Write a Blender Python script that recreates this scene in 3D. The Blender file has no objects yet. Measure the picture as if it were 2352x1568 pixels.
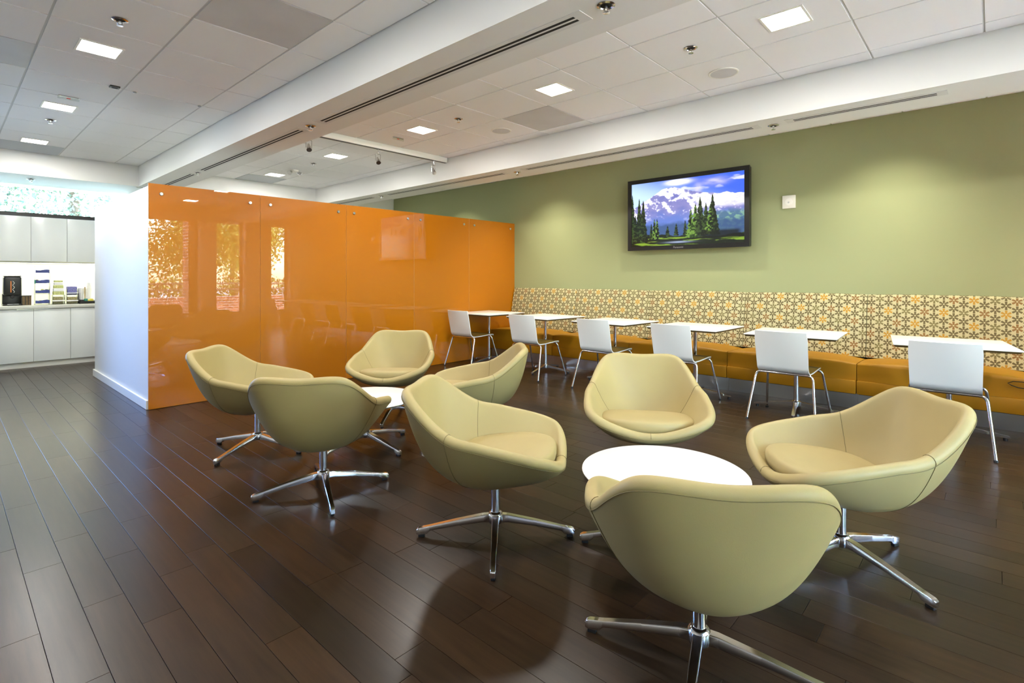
import bpy, bmesh, math, random
import numpy as np
from mathutils import Vector, Matrix

random.seed(7)
rng = np.random.default_rng(11)
PI = math.pi
SC = bpy.context.scene
COL = SC.collection

# ------------------------------------------------------------------ camera
CAM_H = 1.2365
YAW = math.radians(47.4989)
cam_data = bpy.data.cameras.new('camera')
cam = bpy.data.objects.new('camera', cam_data)
COL.objects.link(cam)
cam.location = (0, 0, CAM_H)
cam.rotation_euler = (PI / 2, 0, -YAW)
cam_data.sensor_width = 36
cam_data.lens = 1206.46 / 2352 * 36
cam_data.shift_y = -(784 - 636.47) / 2352
cam_data.clip_start = 0.05
cam_data.clip_end = 300
SC.camera = cam

# ------------------------------------------------------------------ world, sun, exposure
SKY = 6.0
SUN = 160.0
EXPO = 0.57
world = bpy.data.worlds.new('world')
SC.world = world
world.use_nodes = True
wn = world.node_tree
bg = wn.nodes['Background']
sky = wn.nodes.new('ShaderNodeTexSky')
sky.sky_type = 'NISHITA'
sky.sun_disc = False
sky.sun_elevation = math.radians(48)
sky.sun_rotation = math.radians(90)
wn.links.new(sky.outputs[0], bg.inputs[0])
bg.inputs[1].default_value = SKY
sl = bpy.data.lights.new('sun', 'SUN')
sl.energy = SUN
sl.angle = math.radians(0.6)
sl.color = (0.94, 0.97, 1.0)
so = bpy.data.objects.new('sun', sl)
COL.objects.link(so)
so.rotation_euler = Vector((-0.80, -0.02, -0.60)).to_track_quat('-Z', 'Y').to_euler()
SC.view_settings.view_transform = 'Standard'
SC.view_settings.look = 'None'
SC.view_settings.exposure = EXPO
SC.view_settings.gamma = 1.0
SC.view_settings.use_curve_mapping = False
SC.cycles.max_bounces = 8
SC.cycles.diffuse_bounces = 4
SC.cycles.glossy_bounces = 4
SC.cycles.transmission_bounces = 4
SC.cycles.transparent_max_bounces = 12
SC.cycles.adaptive_threshold = 0.02
SC.cycles.caustics_reflective = False
SC.cycles.caustics_refractive = False
LAMP_CEIL = 20.0      # watts of each recessed square
LAMP_WASH = 105.0      # watts of each wall washer

# ------------------------------------------------------------------ materials
def srgb(r, g, b):
    f = lambda c: (c / 255 / 12.92) if c / 255 <= 0.04045 else ((c / 255 + 0.055) / 1.055) ** 2.4
    return (f(r), f(g), f(b), 1.0)

def mat(name, color, rough=0.5, metal=0.0, spec=0.5, bump=0.0, bscale=80.0, var=0.0, vscale=6.0,
        emit=None, estr=0.0, ior=None, coat=0.0, coat_rough=0.05):
    m = bpy.data.materials.new(name)
    m.use_nodes = True
    nt = m.node_tree
    p = nt.nodes['Principled BSDF']
    p.inputs['Base Color'].default_value = color
    p.inputs['Roughness'].default_value = rough
    p.inputs['Metallic'].default_value = metal
    p.inputs['Specular IOR Level'].default_value = spec
    if ior: p.inputs['IOR'].default_value = ior
    if coat:
        p.inputs['Coat Weight'].default_value = coat
        p.inputs['Coat Roughness'].default_value = coat_rough
    if emit is not None:
        p.inputs['Emission Color'].default_value = emit
        p.inputs['Emission Strength'].default_value = estr
    if bump or var:
        tc = nt.nodes.new('ShaderNodeTexCoord')
    if bump:
        n = nt.nodes.new('ShaderNodeTexNoise')
        n.inputs['Scale'].default_value = bscale
        n.inputs['Detail'].default_value = 3
        b = nt.nodes.new('ShaderNodeBump')
        b.inputs['Strength'].default_value = bump
        b.inputs['Distance'].default_value = 0.002
        nt.links.new(tc.outputs['Object'], n.inputs['Vector'])
        nt.links.new(n.outputs[0], b.inputs['Height'])
        nt.links.new(b.outputs[0], p.inputs['Normal'])
    if var:
        n2 = nt.nodes.new('ShaderNodeTexNoise')
        n2.inputs['Scale'].default_value = vscale
        n2.inputs['Detail'].default_value = 4
        nt.links.new(tc.outputs['Object'], n2.inputs['Vector'])
        mr = nt.nodes.new('ShaderNodeMapRange')
        mr.inputs['From Min'].default_value = 0.3
        mr.inputs['From Max'].default_value = 0.7
        mr.inputs['To Min'].default_value = 1 - var
        mr.inputs['To Max'].default_value = 1 + var
        nt.links.new(n2.outputs[0], mr.inputs['Value'])
        mx = nt.nodes.new('ShaderNodeMix')
        mx.data_type = 'RGBA'
        mx.blend_type = 'MULTIPLY'
        mx.inputs['Factor'].default_value = 1
        mx.inputs['A'].default_value = color
        nt.links.new(mr.outputs[0], mx.inputs['B'])
        nt.links.new(mx.outputs['Result'], p.inputs['Base Color'])
    return m

class S:
    """tiny expression helper over shader Math nodes"""
    nt = None
    def __init__(s, sock): s.s = sock
    @staticmethod
    def op(o, *a):
        n = S.nt.nodes.new('ShaderNodeMath')
        n.operation = o
        for i, x in enumerate(a):
            if isinstance(x, S): S.nt.links.new(x.s, n.inputs[i])
            else: n.inputs[i].default_value = x
        return S(n.outputs[0])
    def __add__(a, b): return S.op('ADD', a, b)
    def __radd__(a, b): return S.op('ADD', b, a)
    def __sub__(a, b): return S.op('SUBTRACT', a, b)
    def __rsub__(a, b): return S.op('SUBTRACT', b, a)
    def __mul__(a, b): return S.op('MULTIPLY', a, b)
    def __rmul__(a, b): return S.op('MULTIPLY', b, a)
    def __truediv__(a, b): return S.op('DIVIDE', a, b)
    def __lt__(a, b): return S.op('LESS_THAN', a, b)
    def __gt__(a, b): return S.op('GREATER_THAN', a, b)
    def rnd(a): return S.op('ROUND', a)
    def mod(a, b): return S.op('FLOORED_MODULO', a, b)
    def abs(a): return S.op('ABSOLUTE', a)

def mixcol(nt, fac, a, b):
    mx = nt.nodes.new('ShaderNodeMix')
    mx.data_type = 'RGBA'
    nt.links.new(fac.s, mx.inputs['Factor'])
    for k, v in (('A', a), ('B', b)):
        if isinstance(v, tuple): mx.inputs[k].default_value = v
        else: nt.links.new(v, mx.inputs[k])
    return mx.outputs['Result']

def flower_fabric():
    m = mat('flower_fabric', srgb(188, 180, 138), 0.75, bump=0.15, bscale=500)
    nt = m.node_tree
    S.nt = nt
    p = nt.nodes['Principled BSDF']
    uv = nt.nodes.new('ShaderNodeUVMap')
    sep = nt.nodes.new('ShaderNodeSeparateXYZ')
    nt.links.new(uv.outputs[0], sep.inputs[0])
    u, v = S(sep.outputs[0]), S(sep.outputs[1])
    h, c = 0.079, 0.0705
    def lat(ou, ov):
        i = ((u - ou) / (2 * c)).rnd()
        j = ((v - ov) / h).rnd()
        px = (u - ou) - i * (2 * c)
        py = (v - ov) - j * h
        return i, j, px, py, px * px + py * py
    ia, ja, pxa, pya, da = lat(0, 0)
    ib, jb, pxb, pyb, db = lat(c, h / 2)
    useb = db < da
    sel = lambda a, b: a + (b - a) * useb
    px, py = sel(pxa, pxb), sel(pya, pyb)
    i = sel(ia * 2.0, ib * 2.0 + 1.0)
    j = sel(ja, jb)
    r = S.op('SQRT', px * px + py * py)
    ang = S.op('ARCTAN2', px, py)
    a = ((ang + PI / 6).mod(PI / 3) - PI / 6).abs()
    al = r * S.op('COSINE', a)
    ac = r * S.op('SINE', a)
    wid = S.op('MINIMUM', al * 0.16 + 0.0042, 0.0082)
    mask = (ac < wid) * (al > 0.0065) * (al < 0.0372)
    row = ((j - useb).mod(3.0)) < 0.5
    i3 = i.mod(3.0)
    yellow = row * (i3 < 0.5)
    tan_ = row * ((i3 > 0.5) * (i3 < 1.5))
    sage = row * (i3 > 1.5)
    c0 = srgb(100, 88, 52)
    k = mixcol(nt, yellow, c0, srgb(176, 132, 38))
    k = mixcol(nt, tan_, k, srgb(132, 98, 50))
    k = mixcol(nt, sage, k, srgb(118, 108, 66))
    k = mixcol(nt, mask, srgb(188, 180, 138), k)
    nt.links.new(k, p.inputs['Base Color'])
    return m

def attr_mat(name, attr='tone', rough=0.5, emit=0.0, spec=0.5, grain=False, rough_var=False):
    m = mat(name, (0.5, 0.5, 0.5, 1), rough, spec=spec)
    nt = m.node_tree
    p = nt.nodes['Principled BSDF']
    at = nt.nodes.new('ShaderNodeAttribute')
    at.attribute_name = attr
    if emit:
        p.inputs['Base Color'].default_value = (0.01, 0.01, 0.01, 1)
        nt.links.new(at.outputs['Color'], p.inputs['Emission Color'])
        p.inputs['Emission Strength'].default_value = emit
    elif grain:
        tc = nt.nodes.new('ShaderNodeTexCoord')
        mp = nt.nodes.new('ShaderNodeMapping')
        mp.inputs['Scale'].default_value = (26, 1.6, 1)
        nt.links.new(tc.outputs['Object'], mp.inputs[0])
        n = nt.nodes.new('ShaderNodeTexNoise')
        n.inputs['Scale'].default_value = 1.6
        n.inputs['Detail'].default_value = 6
        n.inputs['Roughness'].default_value = 0.62
        nt.links.new(mp.outputs[0], n.inputs['Vector'])
        mr = nt.nodes.new('ShaderNodeMapRange')
        mr.inputs['From Min'].default_value = 0.3
        mr.inputs['From Max'].default_value = 0.7
        mr.inputs['To Min'].default_value = 0.74
        mr.inputs['To Max'].default_value = 1.28
        nt.links.new(n.outputs[0], mr.inputs['Value'])
        mx = nt.nodes.new('ShaderNodeMix')
        mx.data_type = 'RGBA'
        mx.blend_type = 'MULTIPLY'
        mx.inputs['Factor'].default_value = 1
        nt.links.new(at.outputs['Color'], mx.inputs['A'])
        nt.links.new(mr.outputs[0], mx.inputs['B'])
        nt.links.new(mx.outputs['Result'], p.inputs['Base Color'])
        b = nt.nodes.new('ShaderNodeBump')
        b.inputs['Strength'].default_value = 0.012
        b.inputs['Distance'].default_value = 0.002
        nt.links.new(n.outputs[0], b.inputs['Height'])
        nt.links.new(b.outputs[0], p.inputs['Normal'])
    else:
        nt.links.new(at.outputs['Color'], p.inputs['Base Color'])
    return m

def pane_glass(name, tint=(1, 1, 1, 1)):
    m = bpy.data.materials.new(name)
    m.use_nodes = True
    nt = m.node_tree
    nt.nodes.clear()
    out = nt.nodes.new('ShaderNodeOutputMaterial')
    mx = nt.nodes.new('ShaderNodeMixShader')
    tr = nt.nodes.new('ShaderNodeBsdfTransparent')
    gl = nt.nodes.new('ShaderNodeBsdfGlossy')
    fr = nt.nodes.new('ShaderNodeFresnel')
    tr.inputs[0].default_value = tint
    gl.inputs['Roughness'].default_value = 0.02
    fr.inputs[0].default_value = 1.45
    nt.links.new(fr.outputs[0], mx.inputs[0])
    nt.links.new(tr.outputs[0], mx.inputs[1])
    nt.links.new(gl.outputs[0], mx.inputs[2])
    nt.links.new(mx.outputs[0], out.inputs[0])
    return m

def brick_mat():
    m = mat('brick', srgb(150, 84, 66), 0.85)
    nt = m.node_tree
    p = nt.nodes['Principled BSDF']
    tc = nt.nodes.new('ShaderNodeTexCoord')
    mp = nt.nodes.new('ShaderNodeMapping')
    mp.inputs['Rotation'].default_value = (PI / 2, 0, 0)
    b = nt.nodes.new('ShaderNodeTexBrick')
    b.inputs['Color1'].default_value = srgb(158, 88, 68)
    b.inputs['Color2'].default_value = srgb(132, 70, 56)
    b.inputs['Mortar'].default_value = srgb(196, 186, 172)
    b.inputs['Scale'].default_value = 1
    b.inputs['Brick Width'].default_value = 0.21
    b.inputs['Row Height'].default_value = 0.075
    b.inputs['Mortar Size'].default_value = 0.01
    nt.links.new(tc.outputs['Object'], mp.inputs[0])
    nt.links.new(mp.outputs[0], b.inputs['Vector'])
    nt.links.new(b.outputs[0], p.inputs['Base Color'])
    return m

M = {}
M['white_paint'] = mat('white_paint', srgb(226, 226, 222), 0.6, bump=0.04, bscale=140)
M['white_trim'] = mat('white_trim', srgb(236, 234, 224), 0.4)
M['green_paint'] = mat('green_paint', srgb(152, 158, 116), 0.62, bump=0.05, bscale=160, spec=0.35)
M['tile'] = mat('ceiling_tile', srgb(243, 243, 242), 0.85, bump=0.35, bscale=420, spec=0.2)
M['grid'] = mat('ceiling_grid', srgb(214, 214, 210), 0.6)
M['plenum'] = mat('plenum', srgb(150, 150, 148), 0.9)
M['perforated'] = mat('perforated_metal', srgb(206, 204, 202), 0.6, bump=0.6, bscale=700, var=0.05, vscale=3)
M['return_tile'] = mat('return_grille', srgb(190, 195, 198), 0.7, bump=0.6, bscale=600)
M['orange'] = mat('orange_glass', srgb(174, 102, 0), 0.45, spec=0.2, coat=1.0, coat_rough=0.012)
M['orange'].node_tree.nodes['Principled BSDF'].inputs['Coat IOR'].default_value = 1.45
M['panel_edge'] = mat('panel_edge', srgb(236, 190, 150), 0.3)
M['chrome'] = mat('chrome', srgb(226, 226, 230), 0.12, metal=1.0)
M['polished'] = mat('polished_aluminium', srgb(208, 206, 206), 0.16, metal=1.0)
M['steel'] = mat('brushed_steel', srgb(196, 198, 200), 0.28, metal=1.0, bump=0.05, bscale=200)
M['black'] = mat('black_plastic', srgb(20, 20, 20), 0.35)
M['dark'] = mat('dark_gap', srgb(16, 15, 13), 0.8)
M['rubber'] = mat('black_rubber', srgb(14, 14, 14), 0.6)
M['leather'] = mat('khaki_leather', srgb(166, 148, 99), 0.52, spec=0.35, bump=0.10, bscale=260, var=0.03, vscale=5)
M['seam'] = mat('seam_thread', srgb(112, 98, 56), 0.6)
M['mustard'] = mat('mustard_vinyl', srgb(168, 116, 10), 0.5, spec=0.35, bump=0.10, bscale=300)
M['mustard_seam'] = mat('mustard_seam', srgb(134, 96, 20), 0.6)
M['flower'] = flower_fabric()
M['white_lam'] = mat('white_laminate', srgb(242, 240, 234), 0.28)
M['chair_white'] = mat('chair_white', srgb(226, 226, 222), 0.33)
M['veneer'] = mat('olive_veneer', srgb(112, 90, 38), 0.6, spec=0.12, var=0.12, vscale=9)
M['table_edge'] = mat('table_edge', srgb(112, 92, 52), 0.5)
M['plank'] = attr_mat('plank_wood', 'tone', 0.28, grain=True, spec=0.2)
M['subfloor'] = mat('subfloor', srgb(12, 9, 7), 0.9)
M['cab'] = mat('cabinet_gloss', srgb(226, 230, 226), 0.26, spec=0.4)
M['cab_side'] = mat('cabinet_carcass', srgb(200, 202, 198), 0.4)
M['counter'] = mat('counter_stone', srgb(206, 206, 194), 0.3, var=0.03, vscale=60)
M['backsplash'] = mat('backsplash', srgb(238, 238, 224), 0.3)
M['dark_frame'] = mat('dark_window_frame', srgb(44, 42, 40), 0.45)
M['pane'] = pane_glass('window_glass')
M['pane_cool'] = pane_glass('cool_glass', (0.85, 0.93, 1.0, 1))  # slight blue of kitchen-side daylight put into the clerestory glass colour
M['pane_blue'] = pane_glass('blue_daylight_glass', (0.50, 0.68, 1.0, 1))  # blue daylight painted into the glass colour, to turn the floor glare blue
M['acrylic'] = pane_glass('clear_acrylic', (0.93, 0.95, 0.93, 1))
M['brick'] = brick_mat()
M['lens'] = mat('light_lens', (1, 1, 1, 1), 0.4, emit=(1.0, 0.97, 0.88, 1), estr=14)
M['strip_lens'] = mat('strip_lens', (1, 1, 1, 1), 0.4, emit=(1.0, 1.0, 0.82, 1), estr=6)
M['leaf_a'] = attr_mat('leaf', 'tone', 0.5, spec=0.3)
M['lawn'] = mat('lawn', srgb(110, 114, 96), 0.9, var=0.2, vscale=3)
M['bark'] = mat('bark', srgb(92, 74, 56), 0.9, var=0.2, vscale=8)
M['grass'] = mat('asphalt', srgb(176, 174, 172), 0.9, var=0.08, vscale=1)
M['concrete'] = mat('concrete', srgb(222, 220, 214), 0.9, var=0.06, vscale=4)
M['rail'] = mat('rail_paint', srgb(70, 62, 58), 0.5)
M['blue_label'] = mat('blue_label', srgb(52, 66, 130), 0.4, var=0.25, vscale=40)
M['brown_pot'] = mat('brown_cup', srgb(96, 74, 40), 0.5, var=0.3, vscale=50)
M['paper'] = mat('white_paper', srgb(240, 240, 238), 0.7)
M['tea'] = mat('tea_packets', srgb(196, 200, 130), 0.6, var=0.25, vscale=60)
M['sweet'] = mat('sugar_packets', srgb(150, 140, 96), 0.6, var=0.35, vscale=70)
M['lilac'] = mat('lilac_box', srgb(120, 120, 176), 0.5, var=0.35, vscale=60)
M['yellow_pk'] = mat('yellow_packet', srgb(226, 210, 90), 0.5)
M['green_pk'] = mat('teal_packet', srgb(40, 130, 110), 0.5)
M['amber'] = mat('amber_stick', srgb(140, 112, 50), 0.5)
M['orange_print'] = mat('orange_print', srgb(210, 120, 50), 0.5)
M['red_led'] = mat('red_mark', srgb(214, 70, 56), 0.5)
M['screen'] = attr_mat('screen_picture', 'tone', 0.12, emit=1.0)
M['bezel'] = mat('tv_bezel', srgb(26, 25, 24), 0.28)

# ------------------------------------------------------------------ geometry helpers
def link(o, parent=None):
    COL.objects.link(o)
    if parent is not None:
        o.parent = parent
    return o

def tag(o, label=None, cat=None, group=None, kind=None):
    if label: o['label'] = label
    if cat: o['category'] = cat
    if group: o['group'] = group
    if kind: o['kind'] = kind
    return o

def empty(name, loc=(0, 0, 0), rz=0.0):
    o = bpy.data.objects.new(name, None)
    o.empty_display_size = 0.1
    o.location = loc
    o.rotation_euler = (0, 0, rz)
    return link(o)

def obj(name, bm, material, parent=None, smooth=False, loc=None, rot=None):
    me = bpy.data.meshes.new(name)
    bm.normal_update()
    bm.to_mesh(me)
    bm.free()
    if isinstance(material, (list, tuple)):
        for x in material: me.materials.append(M[x])
    else:
        me.materials.append(M[material])
    if smooth:
        me.polygons.foreach_set('use_smooth', [True] * len(me.polygons))
    o = bpy.data.objects.new(name, me)
    if loc is not None: o.location = loc
    if rot is not None: o.rotation_euler = rot
    return link(o, parent)

def sharp(o, deg=35):
    """smooth shading with hard edges kept above an angle"""
    me = o.data
    me.polygons.foreach_set('use_smooth', [True] * len(me.polygons))
    me.set_sharp_from_angle(angle=math.radians(deg))
    return o

def box(bm, x0, x1, y0, y1, z0, z1, bev=0.0, seg=2, mi=0):
    r = bmesh.ops.create_cube(bm, size=1.0)
    vs = r['verts']
    for v in vs:
        v.co.x = x0 + (v.co.x + .5) * (x1 - x0)
        v.co.y = y0 + (v.co.y + .5) * (y1 - y0)
        v.co.z = z0 + (v.co.z + .5) * (z1 - z0)
    fs = list({f for v in vs for f in v.link_faces})
    for f in fs: f.material_index = mi
    if bev > 0:
        es = list({e for f in fs for e in f.edges})
        r = bmesh.ops.bevel(bm, geom=es, offset=bev, segments=seg, profile=0.5, affect='EDGES')
        for f in r['faces']: f.material_index = mi
    return bm

def bx(name, x0, x1, y0, y1, z0, z1, material, parent=None, bev=0.0, seg=2, smooth=False):
    bm = bmesh.new()
    box(bm, x0, x1, y0, y1, z0, z1, bev, seg)
    o = obj(name, bm, material, parent)
    if bev > 0: sharp(o)
    return o

def cyl(bm, p0, p1, r0, r1=None, n=20, cap=True, mi=0):
    r1 = r0 if r1 is None else r1
    p0, p1 = Vector(p0), Vector(p1)
    d = p1 - p0
    q = d.to_track_quat('Z', 'Y').to_matrix().to_4x4()
    mtx = Matrix.Translation((p0 + p1) / 2) @ q
    r = bmesh.ops.create_cone(bm, cap_ends=cap, cap_tris=False, segments=n, radius1=r0, radius2=r1, depth=d.length, matrix=mtx)
    for v in r['verts']:
        for f in v.link_faces: f.material_index = mi
    return bm

def tube(bm, pts, r, n=10, closed=False):
    pts = [Vector(p) for p in pts]
    k = len(pts)
    rings = []
    prev = None
    for i, p in enumerate(pts):
        a = pts[(i - 1) % k] if (closed or i > 0) else p
        b = pts[(i + 1) % k] if (closed or i < k - 1) else p
        t = (b - a).normalized()
        if prev is None:
            up = Vector((0, 0, 1)) if abs(t.z) < 0.9 else Vector((1, 0, 0))
            nrm = t.cross(up).normalized()
        else:
            nrm = (prev - t * prev.dot(t)).normalized()
        prev = nrm
        bn = t.cross(nrm)
        rr = r[i] if isinstance(r, (list, tuple)) else r
        rings.append([bm.verts.new(p + (nrm * math.cos(2 * PI * j / n) + bn * math.sin(2 * PI * j / n)) * rr) for j in range(n)])
    m = k if closed else k - 1
    for i in range(m):
        A, B = rings[i], rings[(i + 1) % k]
        for j in range(n):
            bm.faces.new((A[j], A[(j + 1) % n], B[(j + 1) % n], B[j]))
    if not closed:
        bm.faces.new(rings[0][::-1])
        bm.faces.new(rings[-1])
    bmesh.ops.recalc_face_normals(bm, faces=bm.faces[:])
    return bm

def lathe(bm, prof, n=28, cx=0, cy=0, mi=0):
    rings = []
    for r, z in prof:
        if r < 1e-6: rings.append([bm.verts.new((cx, cy, z))])
        else: rings.append([bm.verts.new((cx + r * math.cos(2 * PI * j / n), cy + r * math.sin(2 * PI * j / n), z)) for j in range(n)])
    for a, b in zip(rings[:-1], rings[1:]):
        for j in range(n):
            j2 = (j + 1) % n
            if len(a) == 1 and len(b) == 1: continue
            if len(a) == 1: f = bm.faces.new((a[0], b[j2], b[j]))
            elif len(b) == 1: f = bm.faces.new((a[j], a[j2], b[0]))
            else: f = bm.faces.new((a[j], a[j2], b[j2], b[j]))
            f.material_index = mi
    bmesh.ops.recalc_face_normals(bm, faces=bm.faces[:])
    return bm

def pydata(name, verts, faces, material, parent=None, smooth=False):
    me = bpy.data.meshes.new(name)
    me.from_pydata([tuple(map(float, v)) for v in verts], [], faces)
    me.materials.append(M[material])
    if smooth: me.polygons.foreach_set('use_smooth', [True] * len(me.polygons))
    o = bpy.data.objects.new(name, me)
    return link(o, parent)

def copy_tree(o, parent=None):
    c = o.copy()
    COL.objects.link(c)
    if parent is not None: c.parent = parent
    for ch in [x for x in o.children]:
        copy_tree(ch, c)
    return c

def lamp(name, kind, energy, color, loc, parent=None, rot=(0, 0, 0), **kw):
    d = bpy.data.lights.new(name, kind)
    d.energy = energy
    d.color = color
    for k, v in kw.items(): setattr(d, k, v)
    o = bpy.data.objects.new(name, d)
    o.location = loc
    o.rotation_euler = rot
    return link(o, parent)

def struct(o):
    o['kind'] = 'structure'
    return o

# ------------------------------------------------------------------ key dimensions (metres)
ZC = 2.852          # tile ceiling
ZB = 2.5585         # underside of beam, soffit, bulkhead
XG = 6.385          # green wall
YO = 5.793          # face of the orange panels
YB = 9.183          # bulkhead / back wall
YK = 10.30          # kitchen window wall
YW = -2.30          # window wall behind the viewer
XL = -1.979         # left wall
B0, B1 = 1.966, 2.430      # beam
S0, S1 = 4.673, 5.180      # soffit
PX0 = 1.323         # free end of the partition

# ------------------------------------------------------------------ shell of the room
struct(bx('wall_right', XG, XG + .2, YW - .35, YK + .2, 0, 3.0, 'green_paint'))
struct(bx('wall_left', XL - .2, XL, YW - .35, YK + .2, 0, 3.0, 'white_paint'))
struct(bx('wall_back', 2.05, XG, YB, YB + .14, 0, ZC + .03, 'white_paint'))
struct(bx('wall_kitchen_side', 2.05, 2.17, YB + .14, YK, 0, ZB, 'white_paint'))
def boxes(name, lst, material, parent=None, bev=0.0):
    bm = bmesh.new()
    for b in lst: box(bm, *b, bev=bev)
    return obj(name, bm, material, parent)
# kitchen wall with a clerestory strip and a tall glazed bay
struct(bx('wall_kitchen', -.1, 2.17, YK, YK + .2, 0, 2.095, 'white_paint'))
struct(bx('wall_kitchen_pier', -.5, -.1, YK, YK + .2, 0, 2.56, 'white_paint'))
struct(bx('wall_kitchen_jamb', XL, -1.9, YK, YK + .2, 0, 2.56, 'white_paint'))
struct(bx('wall_kitchen_head', XL, 2.17, YK, YK + .2, 2.56, 3.0, 'white_paint'))
struct(bx('trim_bulkhead', XL, B0, YB, YB + .14, ZB, ZC + .03, 'white_paint'))
struct(bx('ceiling_kitchen', XL, 2.05, YB + .14, YK, ZB, ZB + .1, 'white_paint'))
struct(bx('trim_beam', B0, B1, YW, YB, ZB, ZC + .03, 'white_paint'))
struct(bx('trim_soffit', S0, S1, YW, YB, ZB, ZC + .03, 'white_paint'))
# window wall behind the viewer: piers between three windows
WIN = [(.05, 1.85), (2.15, 4.20), (4.55, 5.22), (5.86, 6.37)]
W0Z, W1Z = 0.34, 2.60
ww = []
xs = [XL] + [v for w in WIN for v in w] + [XG]
for a, b in zip(xs[0::2], xs[1::2]): ww.append((a, b, YW - .35, YW, 0, 3.0))
for a, b in WIN:
    ww.append((a, b, YW - .35, YW, 0, W0Z))
    ww.append((a, b, YW - .35, YW, W1Z, 3.0))
struct(boxes('wall_window', ww, 'white_paint'))
for n, (a, b) in enumerate(WIN):
    bm = bmesh.new()
    for q in ((a, b, W0Z, W0Z + .03), (a, b, W1Z - .03, W1Z), (a, a + .03, W0Z, W1Z), (b - .03, b, W0Z, W1Z)):
        box(bm, q[0], q[1], YW - .33, YW - .27, q[2], q[3])
    w = struct(obj('window_%d' % (n + 1), bm, 'dark_frame'))
    bx('pane', a + .03, b - .03, YW - .305, YW - .295, W0Z + .03, W1Z - .03, 'pane', w)
    lamp('daylight_portal', 'AREA', 1, (1, 1, 1), ((a + b) / 2, YW - .36, (W0Z + W1Z) / 2), w, (-PI / 2 + PI, 0, 0), shape='RECTANGLE', size=b - a, size_y=W1Z - W0Z)
# kitchen glazing
def glazing(name, a, b, z0, z1, mullions=(), fr=.055, glass='pane', top=True):
    bm = bmesh.new()
    for q in ((a, b, z0, z0 + fr), (a, b, z1 - .03, z1), (a, a + .04, z0, z1), (b - .04, b, z0, z1))[::1 if top else 4]:
        box(bm, q[0], q[1], YK - .07, YK - .01, q[2], q[3])
    for x in mullions: box(bm, x - .02, x + .02, YK - .07, YK - .01, z0, z1)
    w = struct(obj(name, bm, 'dark_frame'))
    ed = [a + .04] + [v for x in mullions for v in (x - .02, x + .02)] + [b - .04]
    for p, q in zip(ed[0::2], ed[1::2]):
        bx('pane', p, q, YK - .045, YK - .037, z0 + fr, z1 - .03, glass, w)
    lamp('daylight_portal', 'AREA', 1, (1, 1, 1), ((a + b) / 2, YK + .01, (z0 + z1) / 2), w, (-PI / 2, 0, 0), shape='RECTANGLE', size=b - a, size_y=z1 - z0)
    return w
glazing('window_6', -.1, 2.05, 2.11, 2.55, top=False, glass='pane_cool')
glazing('window_5', -1.9, -.5, 0.02, 2.55, (-1.2,), glass='pane_blue')
for o in list(COL.objects):
    if o.type == 'LIGHT' and o.name.startswith('daylight_portal'):
        o.data.cycles.is_portal = True

# ------------------------------------------------------------------ ceilings: slab, grid bars, tiles
ceiling = struct(bx('ceiling', XL - .2, XG + .2, YW - .35, YK + .2, 2.905, 3.0, 'plenum'))
GAP = 0.007
tile_me = {}
def tile(x0, x1, y0, y1, material='tile'):
    w, d = round(x1 - x0 - 2 * GAP, 3), round(y1 - y0 - 2 * GAP, 3)
    if w < .02 or d < .02: return
    k = (w, d, material)
    if k not in tile_me:
        bm = bmesh.new()
        box(bm, -w / 2, w / 2, -d / 2, d / 2, 0, .014)
        me = bpy.data.meshes.new('ceiling_tile')
        bm.to_mesh(me); bm.free()
        me.materials.append(M[material])
        tile_me[k] = me
    o = bpy.data.objects.new('ceiling_tile', tile_me[k])
    o.location = ((x0 + x1) / 2, (y0 + y1) / 2, ZC)
    link(o, ceiling)
def lines(off, a, b):
    k = math.ceil((a - off) / .61 - 1e-6)
    out = [a]
    while off + k * .61 < b - 1e-6:
        v = off + k * .61
        if v - a > .01: out.append(v)
        k += 1
    return out + [b]
SPECIAL_L = {(1.07, 3.07): 'perforated', (-.149, 4.90): 'perforated', (.46, 8.56): 'return_tile', (1.07, 8.56): 'tile'}
def bay(x0, x1, offx, offy, y0, y1, special):
    lx, ly = lines(offx, x0, x1), lines(offy, y0, y1)
    for a, b in zip(lx[:-1], lx[1:]):
        for c, d in zip(ly[:-1], ly[1:]):
            mt = 'tile'
            for (sx, sy), sm in special.items():
                if abs(a - sx) < .06 and abs(c - sy) < .08: mt = sm
            tile(a, b, c, d, mt)
    for x in lx[1:-1]: bx('grid_bar', x - .0085, x + .0085, y0, y1, ZC + .006, ZC + .03, 'grid', ceiling)
    for y in ly[1:-1]: bx('grid_bar', x0, x1, y - .0085, y + .0085, ZC + .0065, ZC + .03, 'grid', ceiling)
bay(XL, B0, 0.4607, 3.6814, YW, YB, SPECIAL_L)
bay(B1, S0, 3.2732, 1.2647, YW, YB, {(3.883, 3.095): 'perforated', (3.273, 8.585): 'return_tile'})
bay(S1, XG, 3.2732, 1.2647, YW, YB, {})

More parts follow.
